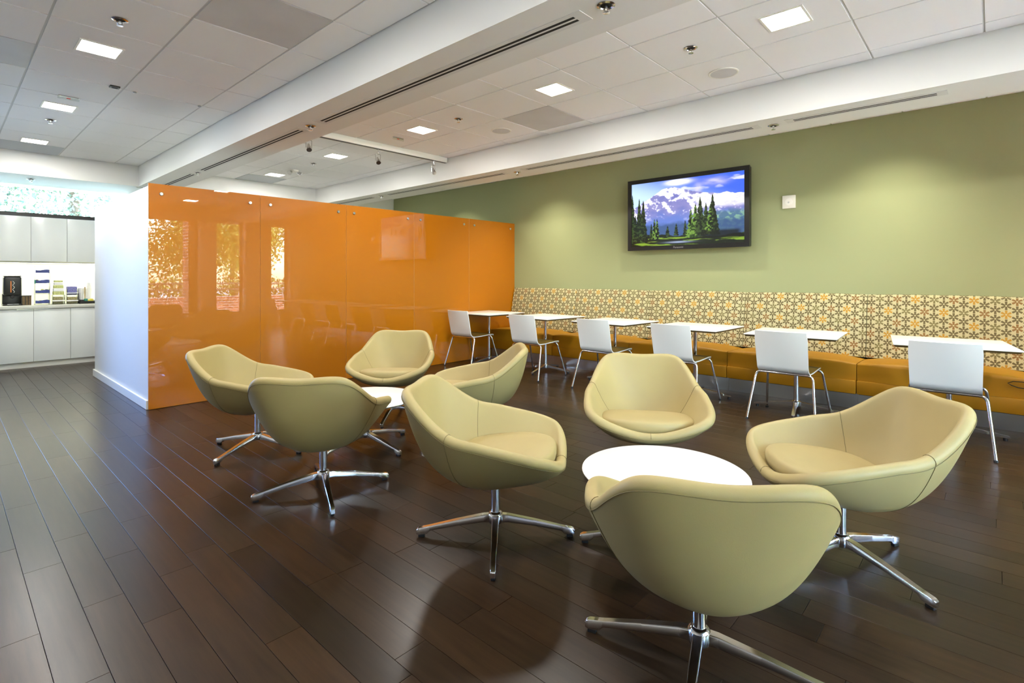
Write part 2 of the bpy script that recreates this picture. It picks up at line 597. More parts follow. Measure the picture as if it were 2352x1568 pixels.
# ------------------------------------------------------------------ floor: boards laid along the green wall
floor = struct(bx('floor', XL - .2, XG + .2, YW - .35, YK + .2, -.12, -.008, 'subfloor'))
PW = 0.1265
KNOWN = {0: [3.87, 2.98], 1: [3.236, 2.51], 2: [3.52], 3: [3.898, 3.243], 4: [4.66, 3.604], 5: [4.01], -1: [3.287]}
planks = []
k0 = math.floor((XL - 0.237) / PW)
k1 = math.ceil((XG - 0.237) / PW)
for k in range(k0, k1):
    xa, xb = max(0.237 + k * PW, XL), min(0.237 + (k + 1) * PW, XG)
    if xb - xa < .01: continue
    known = sorted(KNOWN.get(k, []))
    cuts = [YW]
    if known:
        y = known[0]
        back = []
        while y > YW:
            y -= random.uniform(.55, 1.25)
            back.append(y)
        cuts += [c for c in reversed(back) if c > YW + .2] + known
        y = known[-1]
    else:
        y = YW + random.uniform(.2, 1.1)
        cuts.append(y)
    while y < YK:
        y += random.uniform(.55, 1.3)
        cuts.append(min(y, YK))
    for a, b in zip(cuts[:-1], cuts[1:]):
        if b - a > .02: planks.append((xa, xb, a, b))
fx, fy = math.sin(YAW), math.cos(YAW)
def plank_size(p):
    cx, cy = (p[0] + p[1]) / 2, (p[2] + p[3]) / 2
    d = cx * fx + cy * fy
    s = cx * fy - cy * fx
    if d < .9: return 0
    u, v = 1176 + 1206 * s / d, 636 + 1206 * CAM_H / d
    if u < -150 or u > 2500 or v > 1680: return 0
    if cy > YO and cx > PX0: return 0
    return (p[3] - p[2]) / d ** 3
planks.sort(key=plank_size, reverse=True)
def plank_geo(p):
    g = .0008
    x0, x1, y0, y1 = p[0] + g, p[1] - g, p[2] + g, p[3] - g
    c = .0004
    v = [(x0 + c, y0 + c, 0), (x1 - c, y0 + c, 0), (x1 - c, y1 - c, 0), (x0 + c, y1 - c, 0),
         (x0, y0, -c), (x1, y0, -c), (x1, y1, -c), (x0, y1, -c),
         (x0, y0, -.008), (x1, y0, -.008), (x1, y1, -.008), (x0, y1, -.008)]
    f = [(0, 1, 2, 3), (4, 5, 1, 0), (5, 6, 2, 1), (6, 7, 3, 2), (7, 4, 0, 3),
         (8, 9, 5, 4), (9, 10, 6, 5), (10, 11, 7, 6), (11, 8, 4, 7)]
    return v, f
def plank_tone():
    t = random.gauss(1.0, .17)
    w = random.uniform(-.06, .06)
    return (0.028 * t * (1 + w), 0.0150 * t, 0.0075 * t * (1 - w), 1.0)
def tone_attr(me, cols):
    at = me.color_attributes.new('tone', 'FLOAT_COLOR', 'POINT')
    at.data.foreach_set('color', np.asarray(cols, dtype=np.float32).ravel())
for p in planks[:300]:
    v, f = plank_geo(p)
    o = pydata('plank', v, f, 'plank', floor)
    c = plank_tone()
    tone_attr(o.data, [c] * len(v))
V, F, C = [], [], []
for p in planks[300:]:
    v, f = plank_geo(p)
    n = len(V)
    V += v
    F += [tuple(i + n for i in q) for q in f]
    C += [plank_tone()] * len(v)
o = pydata('planks', V, F, 'plank', floor)
tone_attr(o.data, C)
o['kind'] = 'stuff'

# ------------------------------------------------------------------ white partition and orange glass panels
struct(bx('wall_partition_front', PX0, XG, YO + .03, YO + .15, 0, 2.092, 'white_paint'))
struct(bx('wall_partition_side', PX0, PX0 + .12, YO + .15, 8.314, 0, 2.092, 'white_paint'))
bm = bmesh.new()
box(bm, PX0 - .018, PX0, YO + .03, 8.33, 0, .085, bev=.004)
box(bm, PX0 - .018, PX0 + .12, 8.314, 8.332, 0, .085, bev=.004)
struct(obj('baseboard_partition', bm, 'white_trim'))
ORD = ['at the free end of the partition', 'second from the free end of the partition', 'in the middle of the partition',
       'behind the tub chairs, second from the green wall', 'meeting the green wall beside the bench']
PWID = (XG - 1.3145) / 5
for k in range(5):
    x0 = 1.3145 + k * PWID
    x1 = x0 + PWID
    t = empty('glass_panel', ((x0 + x1) / 2, YO + .005, 0))
    tag(t, 'glossy orange back-painted glass panel ' + ORD[k], 'glass panel', 'orange glass panels on the partition')
    hw = PWID / 2 - .0012
    bm = bmesh.new()
    box(bm, -hw, hw, -.005, .005, 0.003, 2.114, bev=.0012, seg=1)
    for f in bm.faces:
        f.material_index = 0 if abs(f.normal.y) > .5 else 1
    obj('glass', bm, ['orange', 'panel_edge'], t)
    for sx in (-1, 1):
        bm = bmesh.new()
        lathe(bm, [(0, .012), (.013, .012), (.0165, .009), (.0165, 0), (.010, 0), (.010, -.029), (0, -.029)], 20)
        obj('standoff', bm, 'steel', t, loc=(sx * (PWID / 2 - .105), -.005, 2.022), rot=(PI / 2, 0, 0), smooth=False)

# ------------------------------------------------------------------ ceiling fixtures
def square_light(x, y, z, label, group, power=LAMP_CEIL):
    t = tag(empty('recessed_light', (x, y, z)), label, 'ceiling light', group)
    h = .112
    bm = bmesh.new()
    for q in ((-h - .014, h + .014, -h - .014, -h), (-h - .014, h + .014, h, h + .014), (-h - .014, -h, -h, h), (h, h + .014, -h, h)):
        box(bm, q[0], q[1], q[2], q[3], -.005, .002)
    obj('trim', bm, 'white_trim', t)
    bx('lens', -h, h, -h, h, -.002, .001, 'lens', t)
    lamp('lamp', 'AREA', power, (1.0, .975, .93), (0, 0, -.008), t, (0, 0, 0), shape='SQUARE', size=.22)
    return t
GL = 'square recessed ceiling lights'
for y, lab in ((1.0, 'over the open floor close to the window wall'), (2.84, 'over the open floor beside the grey perforated tile'), (4.67, 'just ahead of the black ceiling sensor'),
               (6.53, 'just past the clear exit sign on the kitchen side'), (8.39, 'next to the grey grille by the kitchen bulkhead')):
    square_light(.768, y, ZC, 'square recessed light ' + lab, GL)
for y, lab in ((-.87, 'nearest the window wall, above the bench end'), (.96, 'one tile before a speaker, opposite the wall control'), (2.79, 'diagonal to the grey perforated tile by the soffit'),
               (4.63, 'just before the spotlight rail, by an exit sign'), (6.47, 'first one beyond the spotlight rail'), (8.35, 'second one beyond the spotlight rail, by a grey grille')):
    square_light(3.58, y, ZC, 'square recessed light ' + lab, GL)

def sprinkler(x, y, z, label, group):
    t = tag(empty('sprinkler', (x, y, z)), label, 'sprinkler', group)
    bm = bmesh.new()
    lathe(bm, [(.042, -.001), (.045, -.004), (.034, -.008), (.030, -.002), (.014, -.002), (0, -.002)], 24)
    sharp(obj('escutcheon', bm, 'polished', t))
    bm = bmesh.new()
    lathe(bm, [(0, -.0022), (.029, -.0022), (.029, -.0026), (0, -.0026)], 20)
    obj('cup', bm, 'dark', t)
    bm = bmesh.new()
    cyl(bm, (0, 0, 0), (0, 0, -.022), .010, .008, 12)
    tube(bm, [(-.010, 0, -.018), (-.013, 0, -.026), (-.004, 0, -.036)], .003, 6)
    tube(bm, [(.010, 0, -.018), (.013, 0, -.026), (.004, 0, -.036)], .003, 6)
    sharp(obj('frame', bm, 'polished', t))
    bm = bmesh.new()
    lathe(bm, [(0, -.036), (.017, -.037), (.018, -.039), (0, -.040)], 16)
    obj('deflector', bm, 'polished', t)
GS = 'ceiling sprinkler heads'
for x, y, z, lab in ((.768, 4.04, ZC, 'two tiles ahead of the black ceiling sensor'), (.775, 7.13, ZC, 'between the last two lights towards the kitchen'),
                     (3.58, 1.571, ZC, 'beside the speaker opposite the wall control'), (3.58, 4.02, ZC, 'beside the speaker nearer the spotlight rail'),
                     (3.59, 7.11, ZC, 'beyond the spotlight rail'), (2.19, 1.387, ZB, 'under the beam at the open end of the first air slot'),
                     (2.195, 4.40, ZB, 'under the beam between the first two air slots'), (2.21, 7.40, ZB, 'under the beam where it passes the orange panels'),
                     (4.908, 1.412, ZB, 'under the soffit opposite the wall control'), (4.91, 4.41, ZB, 'under the soffit before the spotlight rail'),
                     (4.88, 7.36, ZB, 'under the soffit behind the orange panels'), (.838, 9.55, ZB, 'above the kitchen cupboards')):
    sprinkler(x, y, z, 'small chrome sprinkler head ' + lab, GS)

def speaker(x, y, lab):
    t = tag(empty('ceiling_speaker', (x, y, ZC)), 'round white speaker grille in the ceiling ' + lab, 'ceiling speaker', 'ceiling speakers')
    bm = bmesh.new()
    lathe(bm, [(.098, 0), (.112, 0), (.112, -.006), (.105, -.009), (.098, -.007)], 40)
    sharp(obj('bezel', bm, 'white_trim', t))
    bm = bmesh.new()
    lathe(bm, [(0, -.0085), (.06, -.008), (.099, -.006), (.099, -.001), (0, -.001)], 40)
    sharp(obj('grille', bm, 'perforated', t))
speaker(4.19, 1.572, 'opposite the wall control'); speaker(4.186, 4.0, 'one tile from the grey perforated tile')

def slot(x, y0, y1, label):
    t = tag(empty('slot_diffuser', (x, (y0 + y1) / 2, ZB)), label, 'air diffuser', 'linear air slots')
    L = (y1 - y0) / 2
    w = .058
    bm = bmesh.new()
    e = .06
    for q in ((-w, -.028, -L + e, L - e), (.028, w, -L + e, L - e), (-.007, .007, -L + e, L - e), (-w, w, -L, -L + e), (-w, w, L - e, L)):
        box(bm, q[0], q[1], q[2], q[3], -.003, .001)
    obj('frame', bm, 'grid', t)
    for a, b in ((-.028, -.007), (.007, .028)):
        bx('slot', a, b, -L + e, L - e, -.0026, .0005, 'dark', t)
for i, (a, b) in enumerate(((1.51, 4.25), (4.53, 7.26), (7.52, 9.12))):
    slot(2.20, a, b, 'two-slot linear diffuser under the beam, ' + ('longest run with an open end by a sprinkler' if i == 0 else 'middle run above the orange panels' if i == 1 else 'last run behind the orange panels'))
for i, (a, b) in enumerate(((.24, 1.30), (1.51, 4.27), (4.54, 7.20), (7.52, 9.12))):
    slot(4.865, a, b, 'two-slot linear diffuser under the soffit, ' + ('short run past the wall control' if i == 0 else 'run opposite the wall screen' if i == 1 else 'run above the end of the orange panels' if i == 2 else 'run ending at the far white wall'))

# spotlight rail with three lamps
t = tag(empty('spotlight_rail', (3.55, 5.49, ZC)), 'white rail across the ceiling carrying three spotlights', 'track rail')
bm = bmesh.new()
box(bm, -1.12, 1.10, -.04, .04, -.066, .006)
obj('rail', bm, 'white_trim', t)
bx('channel', -1.12, 1.10, -.030, .010, -.069, -.0655, 'rail', t)
for n, x in enumerate((2.719, 3.59, 4.448)):
    s = tag(empty('spotlight', (x, 5.49, ZC - .07)), 'small chrome spotlight ' + ('on the rail end next to the beam', 'in the middle of the ceiling rail', 'on the rail end next to the soffit')[n], 'spotlight', 'spotlights on the rail')
    bm = bmesh.new()
    tube(bm, [(0, 0, 0), (0, 0, -.03), (.012, 0, -.05), (0, 0, -.065), (-.012, 0, -.05), (0, 0, -.03)], .003, 6)
    cyl(bm, (0, 0, 0), (0, 0, -.006), .018, n=14)
    sharp(obj('swivel', bm, 'polished', s))
    bm = bmesh.new()
    tube(bm, [(-.032, 0, -.14), (-.034, 0, -.06), (0, 0, -.052), (.034, 0, -.06), (.032, 0, -.14)], .0035, 6)
    sharp(obj('yoke', bm, 'polished', s))
    bm = bmesh.new()
    cyl(bm, (.008, .02, -.105), (-.010, -.03, -.168), .014, .028, 18)
    cyl(bm, (.012, .03, -.092), (.008, .02, -.105), .011, .014, 14)
    sharp(obj('lamp_body', bm, 'polished', s))

# small ceiling devices
t = tag(empty('exit_sign', (.784, 6.10, ZC)), 'thin clear exit sign with red lettering near the kitchen-side lights', 'sign')
def edge_sign(t):
    bx('mount', -.07, .07, -.012, .012, -.008, .001, 'polished', t)
    bx('plate', -.075, .075, -.003, .003, -.03, -.008, 'acrylic', t)
    bx('lettering', -.014, .014, -.0045, .0045, -.021, -.014, 'red_led', t)
edge_sign(t)
t = tag(empty('exit_sign', (3.593, 5.08, ZC)), 'thin clear exit sign with red lettering in front of the spotlight rail', 'sign')
edge_sign(t)
t = tag(empty('sensor_box', (1.007, 5.49, ZC)), 'small black square sensor on the ceiling', 'sensor')
bx('body', -.035, .035, -.03, .03, -.012, .002, 'black', t, bev=.003)
bx('window', -.02, .02, -.016, .016, -.014, -.011, 'dark', t)
for x, y in ((1.153, 5.516), (1.66, 5.515)):
    t = tag(empty('ceiling_stud', (x, y, ZC)), 'tiny round white stud on the ceiling by the black sensor', 'sensor', 'tiny ceiling studs')
    bm = bmesh.new(); lathe(bm, [(0, -.014), (.010, -.013), (.014, -.008), (.014, .001), (0, .001)], 18)
    sharp(obj('body', bm, 'steel', t))
    bm = bmesh.new(); lathe(bm, [(.014, -.001), (.022, -.001), (.022, .001), (.014, .001)], 18)
    obj('collar', bm, 'white_trim', t)
t = tag(empty('emergency_light', (3.629, 7.78, ZC)), 'twin-head emergency light on the far ceiling', 'emergency light')
bm = bmesh.new(); lathe(bm, [(0, -.03), (.05, -.028), (.06, -.01), (.06, .001), (0, .001)], 24)
sharp(obj('base', bm, 'white_trim', t))
for s in (-1, 1):
    bm = bmesh.new(); cyl(bm, (s * .05, 0, -.03), (s * .09, -.03, -.06), .02, .032, 16)
    sharp(obj('head', bm, 'polished', t))

# wall washers hidden above the soffit strip
for n, y in enumerate((-1.35, .74, 2.82, 4.90, 7.0, 8.7)):
    t = tag(empty('wall_washer', (5.70, y, ZC)), 'round recessed wall washer between soffit and green wall', 'ceiling light', 'wall washers above the bench')
    bm = bmesh.new(); lathe(bm, [(.06, -.001), (.085, -.004), (.085, .001), (.06, .012), (.05, .012)], 28)
    sharp(obj('trim', bm, 'white_trim', t))
    bm = bmesh.new(); lathe(bm, [(0, .001), (.055, .001), (.055, .003), (0, .003)], 24)
    obj('lens', bm, 'lens', t)
    lamp('lamp', 'SPOT', LAMP_WASH, (1.0, .94, .77), (0, 0, -.012), t, (0, math.radians(-6), 0), spot_size=math.radians(112), spot_blend=1.0, shadow_soft_size=.05)

# ------------------------------------------------------------------ wall screen with a mountain picture
def vnoise(x, y, seed):
    r = np.random.default_rng(seed)
    g = r.random((64, 64))
    xi, yi = np.floor(x).astype(int), np.floor(y).astype(int)
    fx_, fy_ = x - xi, y - yi
    fx_, fy_ = fx_ * fx_ * (3 - 2 * fx_), fy_ * fy_ * (3 - 2 * fy_)
    a = g[xi % 64, yi % 64]; b = g[(xi + 1) % 64, yi % 64]
    c = g[xi % 64, (yi + 1) % 64]; d = g[(xi + 1) % 64, (yi + 1) % 64]
    return (a * (1 - fx_) + b * fx_) * (1 - fy_) + (c * (1 - fx_) + d * fx_) * fy_
def fbm(x, y, seed, o=5):
    v = 0; a = .5
    for k in range(o):
        v = v + a * vnoise(x * 2 ** k, y * 2 ** k, seed + k); a *= .5
    return v
def picture(W, Hh):
    s, t = np.meshgrid(np.linspace(0, 1, W), np.linspace(0, 1, Hh))
    c3 = lambda r, g, b: np.array(srgb(r, g, b)[:3])
    mix = lambda a, b, k: a * (1 - k[..., None]) + b * k[..., None]
    sm = lambda a, b, x: np.clip((x - a) / (b - a), 0, 1) ** 2 * (3 - 2 * np.clip((x - a) / (b - a), 0, 1))
    img = mix(c3(186, 214, 250), c3(58, 96, 214), sm(.1, .75, s * .7 + (t - .7) * 1.2))
    cl = sm(.52, .66, fbm(s * 5 + 3, t * 11, 40)) * sm(.78, .86, t) * sm(.3, .5, s) * .6
    e = np.exp(-(((s - .45) / .12) ** 2 + ((t - .955 + .0 * s) / .045) ** 2) ** 1.5)
    img = mix(img, c3(250, 248, 255), np.clip(cl + e * 1.2 * (.6 + .8 * fbm(s * 14, t * 22, 51)), 0, 1))
    e2 = np.exp(-(((s - .76) / .10) ** 2 + ((t - .90) / .05) ** 2)) * fbm(s * 12, t * 26, 61)
    e3 = np.exp(-(((s - .62) / .03) ** 2 + ((t - .83) / .08) ** 2)) * fbm(s * 20, t * 14, 71)
    img = mix(img, c3(214, 206, 244), np.clip(e2 * 1.4 + e3 * 1.2, 0, 1))
    px = [0, .08, .13, .22, .29, .34, .40, .46, .50, .54, .60, .66, .72, .80, .86, .92, 1]
    pz = [.60, .66, .71, .79, .865, .885, .882, .86, .835, .815, .785, .755, .745, .715, .735, .70, .70]
    ridge = np.interp(s, px, pz) + (fbm(s * 22, s * 0 + .5, 81) - .5) * .035
    m = sm(-.004, .004, ridge - t)
    nz = fbm(s * 9 + t * 5, t * 9 - s * 6, 91) ; nf = fbm(s * 26 + t * 12, t * 22 - s * 15, 95)
    rock = mix(c3(92, 100, 168), c3(150, 144, 192), nz)
    snow = sm(.485, .60, nf * .55 + nz * .45 + .10 * sm(.5, .85, t) - .02 + .18 * np.exp(-((s - .42) / .10) ** 2 - ((t - .80) / .10) ** 2))
    mt = mix(rock, c3(240, 236, 255), snow)
    rb = sm(.56, .66, s) * sm(.50, .56, t) * sm(.75, .68, t)
    mt = mix(mt, c3(252, 250, 255), rb * (.30 + .7 * nf))
    low = sm(.56, .34, t + (nz - .5) * .18)
    mt = mix(mt, c3(92, 116, 190), low)
    hr = sm(.60, .70, s) * sm(.50, .42, t + (nf - .5) * .1)
    mt = mix(mt, mix(c3(70, 104, 120), c3(126, 170, 130), sm(.45, .6, nf)), hr * .85)
    hb = sm(.34, .28, t + (nz - .5) * .1 - .04 * s)
    mt = mix(mt, c3(52, 78, 120), hb * .9)
    img = mix(img, mt, m)
    gl = .15 + .035 * np.sin(s * 5 + 1) + (fbm(s * 12, s * 0, 101) - .5) * .05
    g = sm(-.004, .004, gl - t)
    gn = fbm(s * 9, t * 46, 111)
    grass = mix(c3(16, 24, 10), c3(120, 152, 44), sm(.46, .66, gn + .1 * np.sin(t * 60 + s * 4)))
    grass = mix(grass, c3(10, 14, 8), sm(.6, .7, s) * sm(.06, .10, t) * .85)
    grass = mix(grass, c3(170, 186, 220), np.exp(-((s - .45) / .10) ** 2 - ((t - .045) / .012) ** 2) * .8)
    img = mix(img, grass, g)
    def tree(img, cx, base, top, w, dark, lite, seed):
        h = np.clip((t - base) / (top - base), 0, 1)
        prof = w * (1 - h) ** .85 * (.62 + .38 * np.abs(np.sin((h * 17 + seed))) ) + .0015
        prof = prof * (.7 + .6 * fbm(s * 60, t * 60, seed))
        k = ((np.abs(s - cx) < prof) & (t > base) & (t < top)).astype(float)
        lt = sm(.45, .62, fbm(s * 70, t * 50, seed + 3) + (s - cx) * -3.0 * 1)
        return mix(img, mix(c3(*dark), c3(*lite), lt), k)
    D, L1, L2 = (12, 22, 12), (52, 72, 30), (104, 140, 56)
    for a in ((.005, .06, .83, .05, D, L1, 3), (.075, .05, .76, .05, D, L1, 7), (.115, .05, .735, .05, D, L1, 12), (.035, .05, .50, .05, D, L1, 19),
              (.195, .10, .35, .022, D, L1, 23), (.225, .10, .42, .028, D, L2, 29), (.25, .10, .42, .03, D, L2, 31), (.145, .08, .24, .02, D, L1, 33),
              (.35, .12, .30, .028, D, L1, 37), (.43, .14, .33, .025, D, L1, 41), (.56, .16, .53, .04, D, L2, 43), (.60, .13, .60, .055, D, L2, 47),
              (.64, .12, .70, .055, D, L1, 53), (.69, .14, .60, .045, D, L1, 59), (.745, .13, .72, .055, D, L1, 61), (.725, .13, .56, .05, D, L2, 67),
              (.51, .12, .37, .022, D, L1, 71), (.57, .10, .32, .07, (30, 52, 16), L2, 73), (.77, .12, .46, .04, D, L1, 79)):
        img = tree(img, *a)
    sh = sm(.62, .68, s) * sm(.99, .94, s) * sm(.07, .10, t) * sm(.22 + 0 * s, .17, t)
    img = mix(img, c3(10, 12, 8), sh * .9)
    return img
tv = tag(empty('wall_screen', (XG, 2.84, 2.055)), 'large black-framed flat screen showing a snowy mountain, on the green wall', 'television')
# local: x out of the wall = -X world ; build in world-aligned offsets
TX0, TX1 = -.125, -.035
hy, hz = .784, .466
bm = bmesh.new()
box(bm, TX0 + .012, TX1, -hy + .006, hy - .006, -hz + .006, hz - .006, bev=.006)
obj('body', bm, 'bezel', tv)
bm = bmesh.new()
sy0, sy1, sz0, sz1 = -.728, .728, -.413, .414
for q in ((-hy, hy, sz1, hz), (-hy, hy, -hz, sz0), (-hy, sy0, sz0, sz1), (sy1, hy, sz0, sz1)):
    box(bm, TX0, TX0 + .03, q[0], q[1], q[2], q[3])
obj('bezel', bm, 'bezel', tv)
W, Hh = 340, 194
img = picture(W, Hh)
ys = np.linspace(sy1, sy0, W); zs = np.linspace(sz0, sz1, Hh)
yy, zz = np.meshgrid(ys, zs)
verts = np.stack([np.full(yy.size, TX0 + .010), yy.ravel(), zz.ravel()], 1)
idx = np.arange(W * Hh).reshape(Hh, W)
fa = np.stack([idx[:-1, :-1], idx[1:, :-1], idx[1:, 1:], idx[:-1, 1:]], -1).reshape(-1, 4)
me = bpy.data.meshes.new('screen')
me.from_pydata(verts.tolist(), [], fa[:, ::-1].tolist())
me.materials.append(M['screen'])
tone_attr(me, np.concatenate([img.reshape(-1, 3), np.ones((W * Hh, 1))], 1))
link(bpy.data.objects.new('screen', me), tv)
cu = bpy.data.curves.new('lettering', 'FONT')
cu.body = 'Panasonic'
cu.size = .034
cu.align_x = 'CENTER'
cu.extrude = .0006
tmp = bpy.data.objects.new('lettering_tmp', cu)
link(tmp)
bpy.context.view_layer.update()
me = bpy.data.meshes.new_from_object(tmp.evaluated_get(bpy.context.evaluated_depsgraph_get()))
bpy.data.objects.remove(tmp)
me.materials.clear(); me.materials.append(M['steel'])
lo = bpy.data.objects.new('lettering', me)
lo.location = (TX0 - .0006, .07, -.452)
lo.rotation_euler = (PI / 2, 0, -PI / 2)
link(lo, tv)
bx('wall_bracket', TX1, 0.0, -.3, .3, -.2, .2, 'black', tv)

t = tag(empty('wall_control', (XG, 1.672, 2.072)), 'square white wall control on the green wall beside the screen', 'wall control')
bx('plate', -.022, 0, -.066, .066, -.072, .072, 'white_trim', t, bev=.004)
bm = bmesh.new(); lathe(bm, [(0, .006), (.036, .006), (.040, .003), (.040, 0), (0, 0)], 28)
sharp(obj('dome', bm, 'white_lam', t, loc=(-.022, 0, 0), rot=(0, -PI / 2, 0)))
bm = bmesh.new(); lathe(bm, [(0, .012), (.008, .012), (.010, .004), (.010, 0), (0, 0)], 18)
sharp(obj('button', bm, 'steel', t, loc=(-.027, 0, -.006), rot=(0, -PI / 2, 0)))

# ------------------------------------------------------------------ banquette along the green wall
YS = [5.78, 4.53, 3.335, 2.13, .94, -.26]
ORDB = ['against the orange panels', 'second from the orange panels', 'below the left half of the wall screen', 'below the wall control', 'furthest from the orange panels']
def pillow(name, y0, y1, prof, material, parent, uvmap=False, dome=0.014, ny=16, pw=5):
    """loft the profile prof [(x, z, puff)] along y; puff scales the bulge away from the ends"""
    L = y1 - y0
    vs, uv = [], []
    us = []
    for i in range(ny + 1):
        a = -1 + 2 * i / ny
        a = math.copysign(abs(a) ** .8, a)
        us.append(a)
    acc = [0]
    for p, q in zip(prof[:-1], prof[1:]): acc.append(acc[-1] + math.hypot(q[0] - p[0], q[1] - p[1]))
    for a in us:
        k = (1 - abs(a) ** pw)
        for j, (x, z, nx, nz) in enumerate(prof):
            vs.append((x + nx * dome * (k - 1), y0 + L * (a + 1) / 2, z + nz * dome * (k - 1)))
            uv.append((-(y0 + L * (a + 1) / 2), acc[j]))
    n = len(prof)
    fs = []
    for i in range(ny):
        for j in range(n - 1):
            fs.append((i * n + j, i * n + j + 1, (i + 1) * n + j + 1, (i + 1) * n + j))
    fs.append(tuple(range(n))[::-1])
    fs.append(tuple(ny * n + j for j in range(n)))
    o = pydata(name, vs, fs, material, parent)
    if uvmap:
        ul = o.data.uv_layers.new(name='UVMap')
        for lp in o.data.loops: ul.data[lp.index].uv = uv[lp.vertex_index]
    sharp(o, 50)
    return o
def seat_profile(x0, x1, z0, z1):
    # front x0 (towards the room) to back x1, rounded top front edge; (x, z, nx, nz)
    p = [(x0, z0, -1, 0), (x0, z0 + .05, -1, 0), (x0, z1 - .045, -1, 0)]
    for k in range(1, 6):
        a = PI / 2 * k / 6
        p.append((x0 + .045 - .045 * math.cos(a), z1 - .045 + .045 * math.sin(a), -math.cos(a), math.sin(a)))
    p += [(x0 + .045, z1, 0, 1), (x0 + .2, z1 + .01, 0, 1.3), (x0 + .4, z1 + .004, 0, 1.2), (x1, z1 - .012, 0, 1)]
    p += [(x1, z0, 0, 0)]
    return p
def back_profile():
    # from the seat up the leaning face, over the rounded top, down behind
    A, Bp = (6.240, .44), (6.338, 1.02)
    p = []
    dx, dz = Bp[0] - A[0], Bp[1] - A[1]
    l = math.hypot(dx, dz); nx, nz = -dz / l, dx / l
    for k in range(9):
        f = k / 8
        b = .012 * math.sin(PI * f)
        p.append((A[0] + dx * f + nx * b, A[1] + dz * f + nz * b, nx, nz))
    for k in range(1, 7):
        a = PI / 2 * k / 6
        p.append((6.338 + .037 * (1 - math.cos(a)), 1.02 + .048 * math.sin(a), -math.cos(a), math.sin(a)))
    p += [(6.380, 1.066, 0, .3), (6.380, .44, 0, 0)]
    return p
for n, (y1, y0) in enumerate(zip(YS[:-1], YS[1:])):
    t = tag(empty('banquette_section', (6.05, (y0 + y1) / 2, 0)), 'mustard banquette section with flower-patterned back, ' + ORDB[n], 'bench', 'banquette sections along the green wall')
    X, Yc = t.location.x, t.location.y
    a, b = y0 - Yc + .003, y1 - Yc - .003
    loc = lambda prof: [(p[0] - X, p[1]) + tuple(p[2:]) for p in prof]
    pillow('seat', a, b, loc(seat_profile(5.752, 6.30, .275, .462)), 'mustard', t, dome=.034, ny=24, pw=3.2)
    bx('apron', 5.757 - X, 6.30 - X, a, b, .150, .274, 'mustard', t, bev=.006)
    bx('frame', 5.80 - X, 6.375 - X, a + .01, b - .01, .140, .42, 'black', t)
    s = pillow('backrest', a, b, loc(back_profile()), 'flower', t, uvmap=True, dome=.018, ny=24)
    bx('kick_plate', 5.835 - X, 5.842 - X, a - .002, b + .002, .0, .145, 'steel', t)
# cord loop at the end of the bench
bm = bmesh.new()
tube(bm, [(0, .0, .01), (0, -.03, .028), (0, -.08, .03), (0, -.13, .022), (0, -.16, .0), (0, -.12, -.022), (0, -.06, -.018), (0, -.02, -.004)], .0035, 8, closed=True)
tag(sharp(obj('cord_loop', bm, 'rubber', loc=(5.742, -.085, .385)), 80), 'thin black cord loop hanging on the front of the mustard bench', 'cord')

# ------------------------------------------------------------------ star base shared by tub chairs and coffee tables
def star_leg(r=.377, ztop=.112, ztip=.046, w0=.034, w1=.026):
    vs, fs = [], []
    st = [(.012, ztop, .040, w0), (.06, ztop - .004, .034, w0), (.18, ztop - .028, .027, w0 * .92), (r - .065, ztip + .008, .022, w1), (r - .05, ztip + .005, .034, w1), (r - .012, ztip - .002, .032, w1), (r, ztip - .010, .022, w1 * .8)]
    for x, z, h, w in st:
        vs += [(x, -w / 2 * .86, z), (x, w / 2 * .86, z), (x, w / 2, z - .003), (x, w / 2 * .9, z - h), (x, -w / 2 * .9, z - h), (x, -w / 2, z - .003)]
    n = 6
    for i in range(len(st) - 1):
        for j in range(n):
            fs.append((i * n + j, i * n + (j + 1) % n, (i + 1) * n + (j + 1) % n, (i + 1) * n + j))
    fs.append(tuple(range(n))[::-1]); fs.append(tuple((len(st) - 1) * n + j for j in range(n)))
    return vs, fs
LEG_V, LEG_F = star_leg()
def star_base(t, foot_rot, zcol, material, rcol=.021, glide='rubber'):
    bm = bmesh.new()
    lathe(bm, [(0, .07), (.034, .072), (.036, .085), (.036, .108), (.030, .118), (.024, .122), (0, .122)], 28)
    sharp(obj('hub', bm, material, t))
    bm = bmesh.new()
    cyl(bm, (0, 0, .11), (0, 0, zcol), rcol, n=28)
    sharp(obj('column', bm, material, t))
    for k in range(4):
        l = pydata('leg', LEG_V, LEG_F, material, t)
        bm = bmesh.new(); bm.from_mesh(l.data); bmesh.ops.recalc_face_normals(bm, faces=bm.faces[:])
        bmesh.ops.bevel(bm, geom=bm.edges[:], offset=.0014, segments=2, affect='EDGES', clamp_overlap=True)
        bm.to_mesh(l.data); bm.free()
        sharp(l, 40)
        l.rotation_euler = (0, 0, foot_rot + k * PI / 2)
        bm = bmesh.new()
        box(bm, .338, .368, -.009, .009, 0, .014, bev=.002)
        obj('glide', bm, glide, l)

